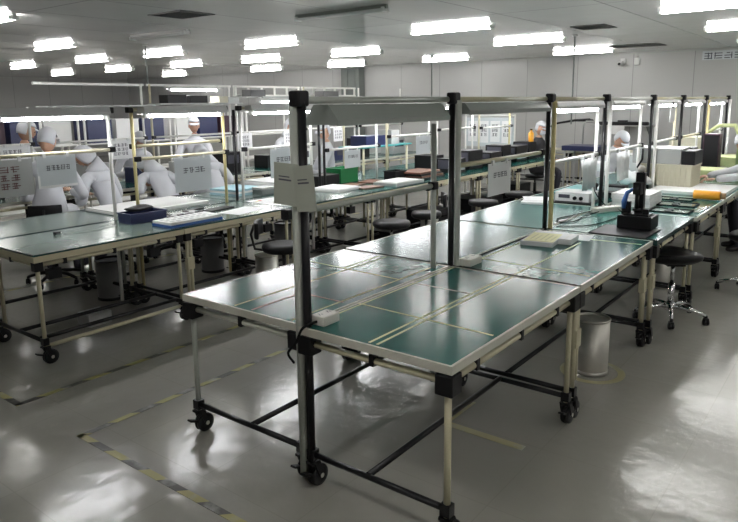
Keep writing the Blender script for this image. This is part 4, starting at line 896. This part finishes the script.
def person(label, loc, rz, lean=.25, hp=.3, hy=0, arms=None, cap='cap', coat='coat', seat=.5, legs=True, mask=False):
    """seated figure facing its own +y"""
    t = thing('person', label, 'person', (loc[0], loc[1], 0), rz)
    zs = seat+.13; P = Vector((0, 0, zs)); up = Vector((0, math.sin(lean), math.cos(lean)))
    waist = P+up*.2; chest = P+up*.38; sh = P+up*.47; up2 = Vector((0, math.sin(lean*1.25), math.cos(lean*1.25))); neck = sh+up2*.10; nk2 = neck+up2*.05
    J = [P, waist, chest, sh, neck, nk2]; E = [(0, 1), (1, 2), (2, 3), (3, 4), (4, 5)]; R = [(.15, .125), (.135, .105), (.155, .115), (.115, .08), (.055, .055), (.05, .05)]; me = [0, 0, 0, 0, 1]
    arms = arms or ((Vector((-.3, .2, zs+.12)), Vector((-.12, .42, zs+.17))), (Vector((.3, .2, zs+.12)), Vector((.12, .42, zs+.17))))
    hands = []
    for s, (el, wr) in zip((-1, 1), arms):
        a = sh+Vector((s*.19, 0, -.035)); i = len(J); J += [a, Vector(el), Vector(wr)]; R += [.068, .055, .042]; E += [(3, i), (i, i+1), (i+1, i+2)]; me += [0, 0, 0]; hands.append((s, Vector(el), Vector(wr)))
    for s in (-1, 1):
        i = len(J); J += [Vector((s*.1, .04, zs-.01)), Vector((s*.13, .42, zs-.02)), Vector((s*.13, .36, .12)), Vector((s*.13, .36, .05)), Vector((s*.14, .5, .035))]
        R += [.095, .07, .045, .045, .035]; E += [(0, i), (i, i+1), (i+1, i+2), (i+2, i+3), (i+3, i+4)]; me += [0, 0, 2, 2, 3]
    vs, fs, mi = skinned([tuple(j) for j in J], E, R, me)
    mb = MB(); o = 0; mb.v = [tuple(v) for v in vs]; mb.f = fs; mb.m = mi; mb.s = [True]*len(fs)
    hc = nk2+up2*.09
    T = Matrix.Translation(hc) @ Matrix.Rotation(hy, 4, 'Z') @ Matrix.Rotation(-(lean+hp), 4, 'X') @ Matrix.Translation((0, .015, .01))
    head_mesh(mb, T)
    for s, el, wr in hands: hand(mb, wr, wr-el, Vector((0, 0, 1)), s)
    mb.obj('body', [M[coat], M['skin'], M['trouser'], M['eye'], M['lip']], t)
    c = MB(); n, k = 22, 15; vs = []; keep = []
    for i in range(k):
        ph = math.pi*i/(k-1)
        for j in range(n):
            q = 2*math.pi*j/n; x, y, z_ = math.sin(ph)*math.cos(q), math.sin(ph)*math.sin(q), -math.cos(ph)
            puff = 1.0+(.10*max(0, z_)**.5 if cap == 'cap' else .04)
            vs.append(T @ Vector((x*.086*puff, y*.108*puff-.006, z_*.127*(1+.06*(z_ > 0))+(.012 if cap == 'cap' else 0))))
            keep.append((cap == 'cap' and (z_ > .30 or (z_ > -.5 and y < .12))) or (cap == 'hood' and not (y > .45 and z_ < .42 and abs(x) < .75)))
    fs = []
    for i in range(k-1):
        for j in range(n):
            f = (i*n+j, i*n+(j+1) % n, (i+1)*n+(j+1) % n, (i+1)*n+j)
            if all(keep[a] for a in f): fs.append(f)
    c.add(vs, fs, 0, True)
    if cap == 'cap':
        c.add([T @ Vector((.075*math.cos(a), .075+d*math.sin(a)*.8, .052-.02*(d > .07))) for d in (.03, .1) for a in [math.pi*q/8 for q in range(9)]], [(q, q+1, 10+q, 9+q) for q in range(8)], 0, True)
    if cap == 'hood':
        # skirt of the hood onto the shoulders
        nn = 16; ring1 = [T @ Vector((.075*math.cos(2*math.pi*q/nn), .085*math.sin(2*math.pi*q/nn)-.01, -.10)) for q in range(nn)]
        ring2 = [sh+Vector((.15*math.cos(2*math.pi*q/nn), .10*math.sin(2*math.pi*q/nn), .045)) for q in range(nn)]
        c.add(ring1+ring2, [(q, (q+1) % nn, nn+(q+1) % nn, nn+q) for q in range(nn)], 0, True)
    o = c.obj('cap' if cap == 'cap' else 'hood', M['coat'], t); sd = o.modifiers.new('solid', 'SOLIDIFY'); sd.thickness = .004
    if cap == 'cap' and coat == 'darkcloth':
        h = MB(); vs = []; keep = []
        for i in range(k):
            ph = math.pi*i/(k-1)
            for j in range(n):
                q = 2*math.pi*j/n; x, y, z_ = math.sin(ph)*math.cos(q), math.sin(ph)*math.sin(q), -math.cos(ph)
                vs.append(T @ Vector((x*.080, y*.101-.004, z_*.119))); keep.append(-.62 < z_ < -.2 and y < .0)
        h.add(vs, [f for f in [(i*n+j, i*n+(j+1) % n, (i+1)*n+(j+1) % n, (i+1)*n+j) for i in range(k-1) for j in range(n)] if all(keep[a] for a in f)], 0, True)
        h.obj('hair', M['hair'], t)
    if mask:
        m = MB(); vs = []; keep = []
        for i in range(k):
            ph = math.pi*i/(k-1)
            for j in range(n):
                q = 2*math.pi*j/n; x, y, z_ = math.sin(ph)*math.cos(q), math.sin(ph)*math.sin(q), -math.cos(ph)
                vs.append(T @ Vector((x*.080, y*.104+(.02 if y > .7 and abs(x) < .4 else 0), z_*.119))); keep.append(-.9 < z_ < .02 and y > .3)
        m.add(vs, [f for f in [(i*n+j, i*n+(j+1) % n, (i+1)*n+(j+1) % n, (i+1)*n+j) for i in range(k-1) for j in range(n)] if all(keep[a] for a in f)], 0, True)
        m.obj('face_mask', M['mask'], t)
    return t
def worker(label, loc, rz, stl=True, slabel=None, **kw):
    p = person(label, loc, rz, **kw)
    if stl: stool(slabel, loc[0], loc[1], rz+math.pi/2, kw.get('seat', .5), r=.18, base='black', back=stl == 'back', group='stools under seated workers')
    return p
V = Vector
W_ = [
 ('person in white hood and coat bending left, seen from behind at left island', (3.98, 6.5), .3, dict(lean=.5, hp=.35, hy=.6, cap='hood', seat=.48), 'stool under the hooded person nearest the left photo edge'),
 ('person in white coat bent low with back to camera, behind yellow posts', (4.7, 6.5), -.1, dict(lean=.85, hp=.7, cap='hood', seat=.5), 'stool under the person bent low behind yellow posts'),
 ('person in white coat behind the pale notice on second rail, back turned', (5.4, 6.5), -.25, dict(lean=.7, hp=.6, cap='hood', seat=.5), 'stool under the person behind the second rail notice'),
 ('person in white cap and coat seated between posts right of the near post', (7.42, 6.38), .9, dict(lean=.1, hp=.25, hy=.6, cap='cap', seat=.5), 'stool under the capped person right of the near post'),
 ('person in white cap facing right at left photo edge', (3.85, 8.3), 3.9, dict(lean=.1, hp=.2, hy=.5, cap='cap', seat=.62), 'stool under the capped person at left photo edge'),
 ('person in white cap with dark hair behind the five-character notice', (3.22, 6.45), -.7, dict(lean=.15, hp=.25, hy=-.3, cap='cap', seat=.58), 'stool under the bowing capped person'),
 ('person in white cap facing left behind the third line of benches', (6.45, 8.25), 2.2, dict(lean=.05, hp=.1, hy=.3, cap='cap', seat=.6), 'stool under the capped person facing left'),
 ('person in white hood standing low behind white notices, third line', (8.45, 8.3), 2.8, dict(lean=.2, hp=.3, cap='hood', seat=.55), 'stool under the hooded person of third line'),
 ('person in white hood working in the third line, middle of photo left', (5.35, 8.35), 3.0, dict(lean=.5, hp=.4, cap='hood', seat=.56), 'stool under the hooded person in the third line middle'),
 ('person in white cap and dark jacket behind the far testers', (11.3, 4.85), 2.9, dict(lean=.1, hp=.2, cap='cap', coat='darkcloth', seat=.42, mask=True), 'stool under the person in dark jacket'),
 ('person in white hood with bowed head handling parts at far left row', (9.75, 3.15), 2.7, dict(lean=.4, hp=.55, cap='cap', seat=.43), 'stool under the person with bowed head'),
 ('person at right photo edge with only pale sleeves and hands in view', (8.75, .85), .35, dict(lean=.45, hp=.3, cap='hood', seat=.5, arms=((V((-.42, .36, .92)), V((-.34, .70, .87))), (V((.18, .4, .92)), V((.0, .72, .87))))), 'stool under the person at right photo edge'),
]
for lb, loc, rz, kw, sl in W_: worker(lb, loc, rz, 'back' if loc[1] < 6.55 and loc[1] > 6.3 else True, sl, **kw)
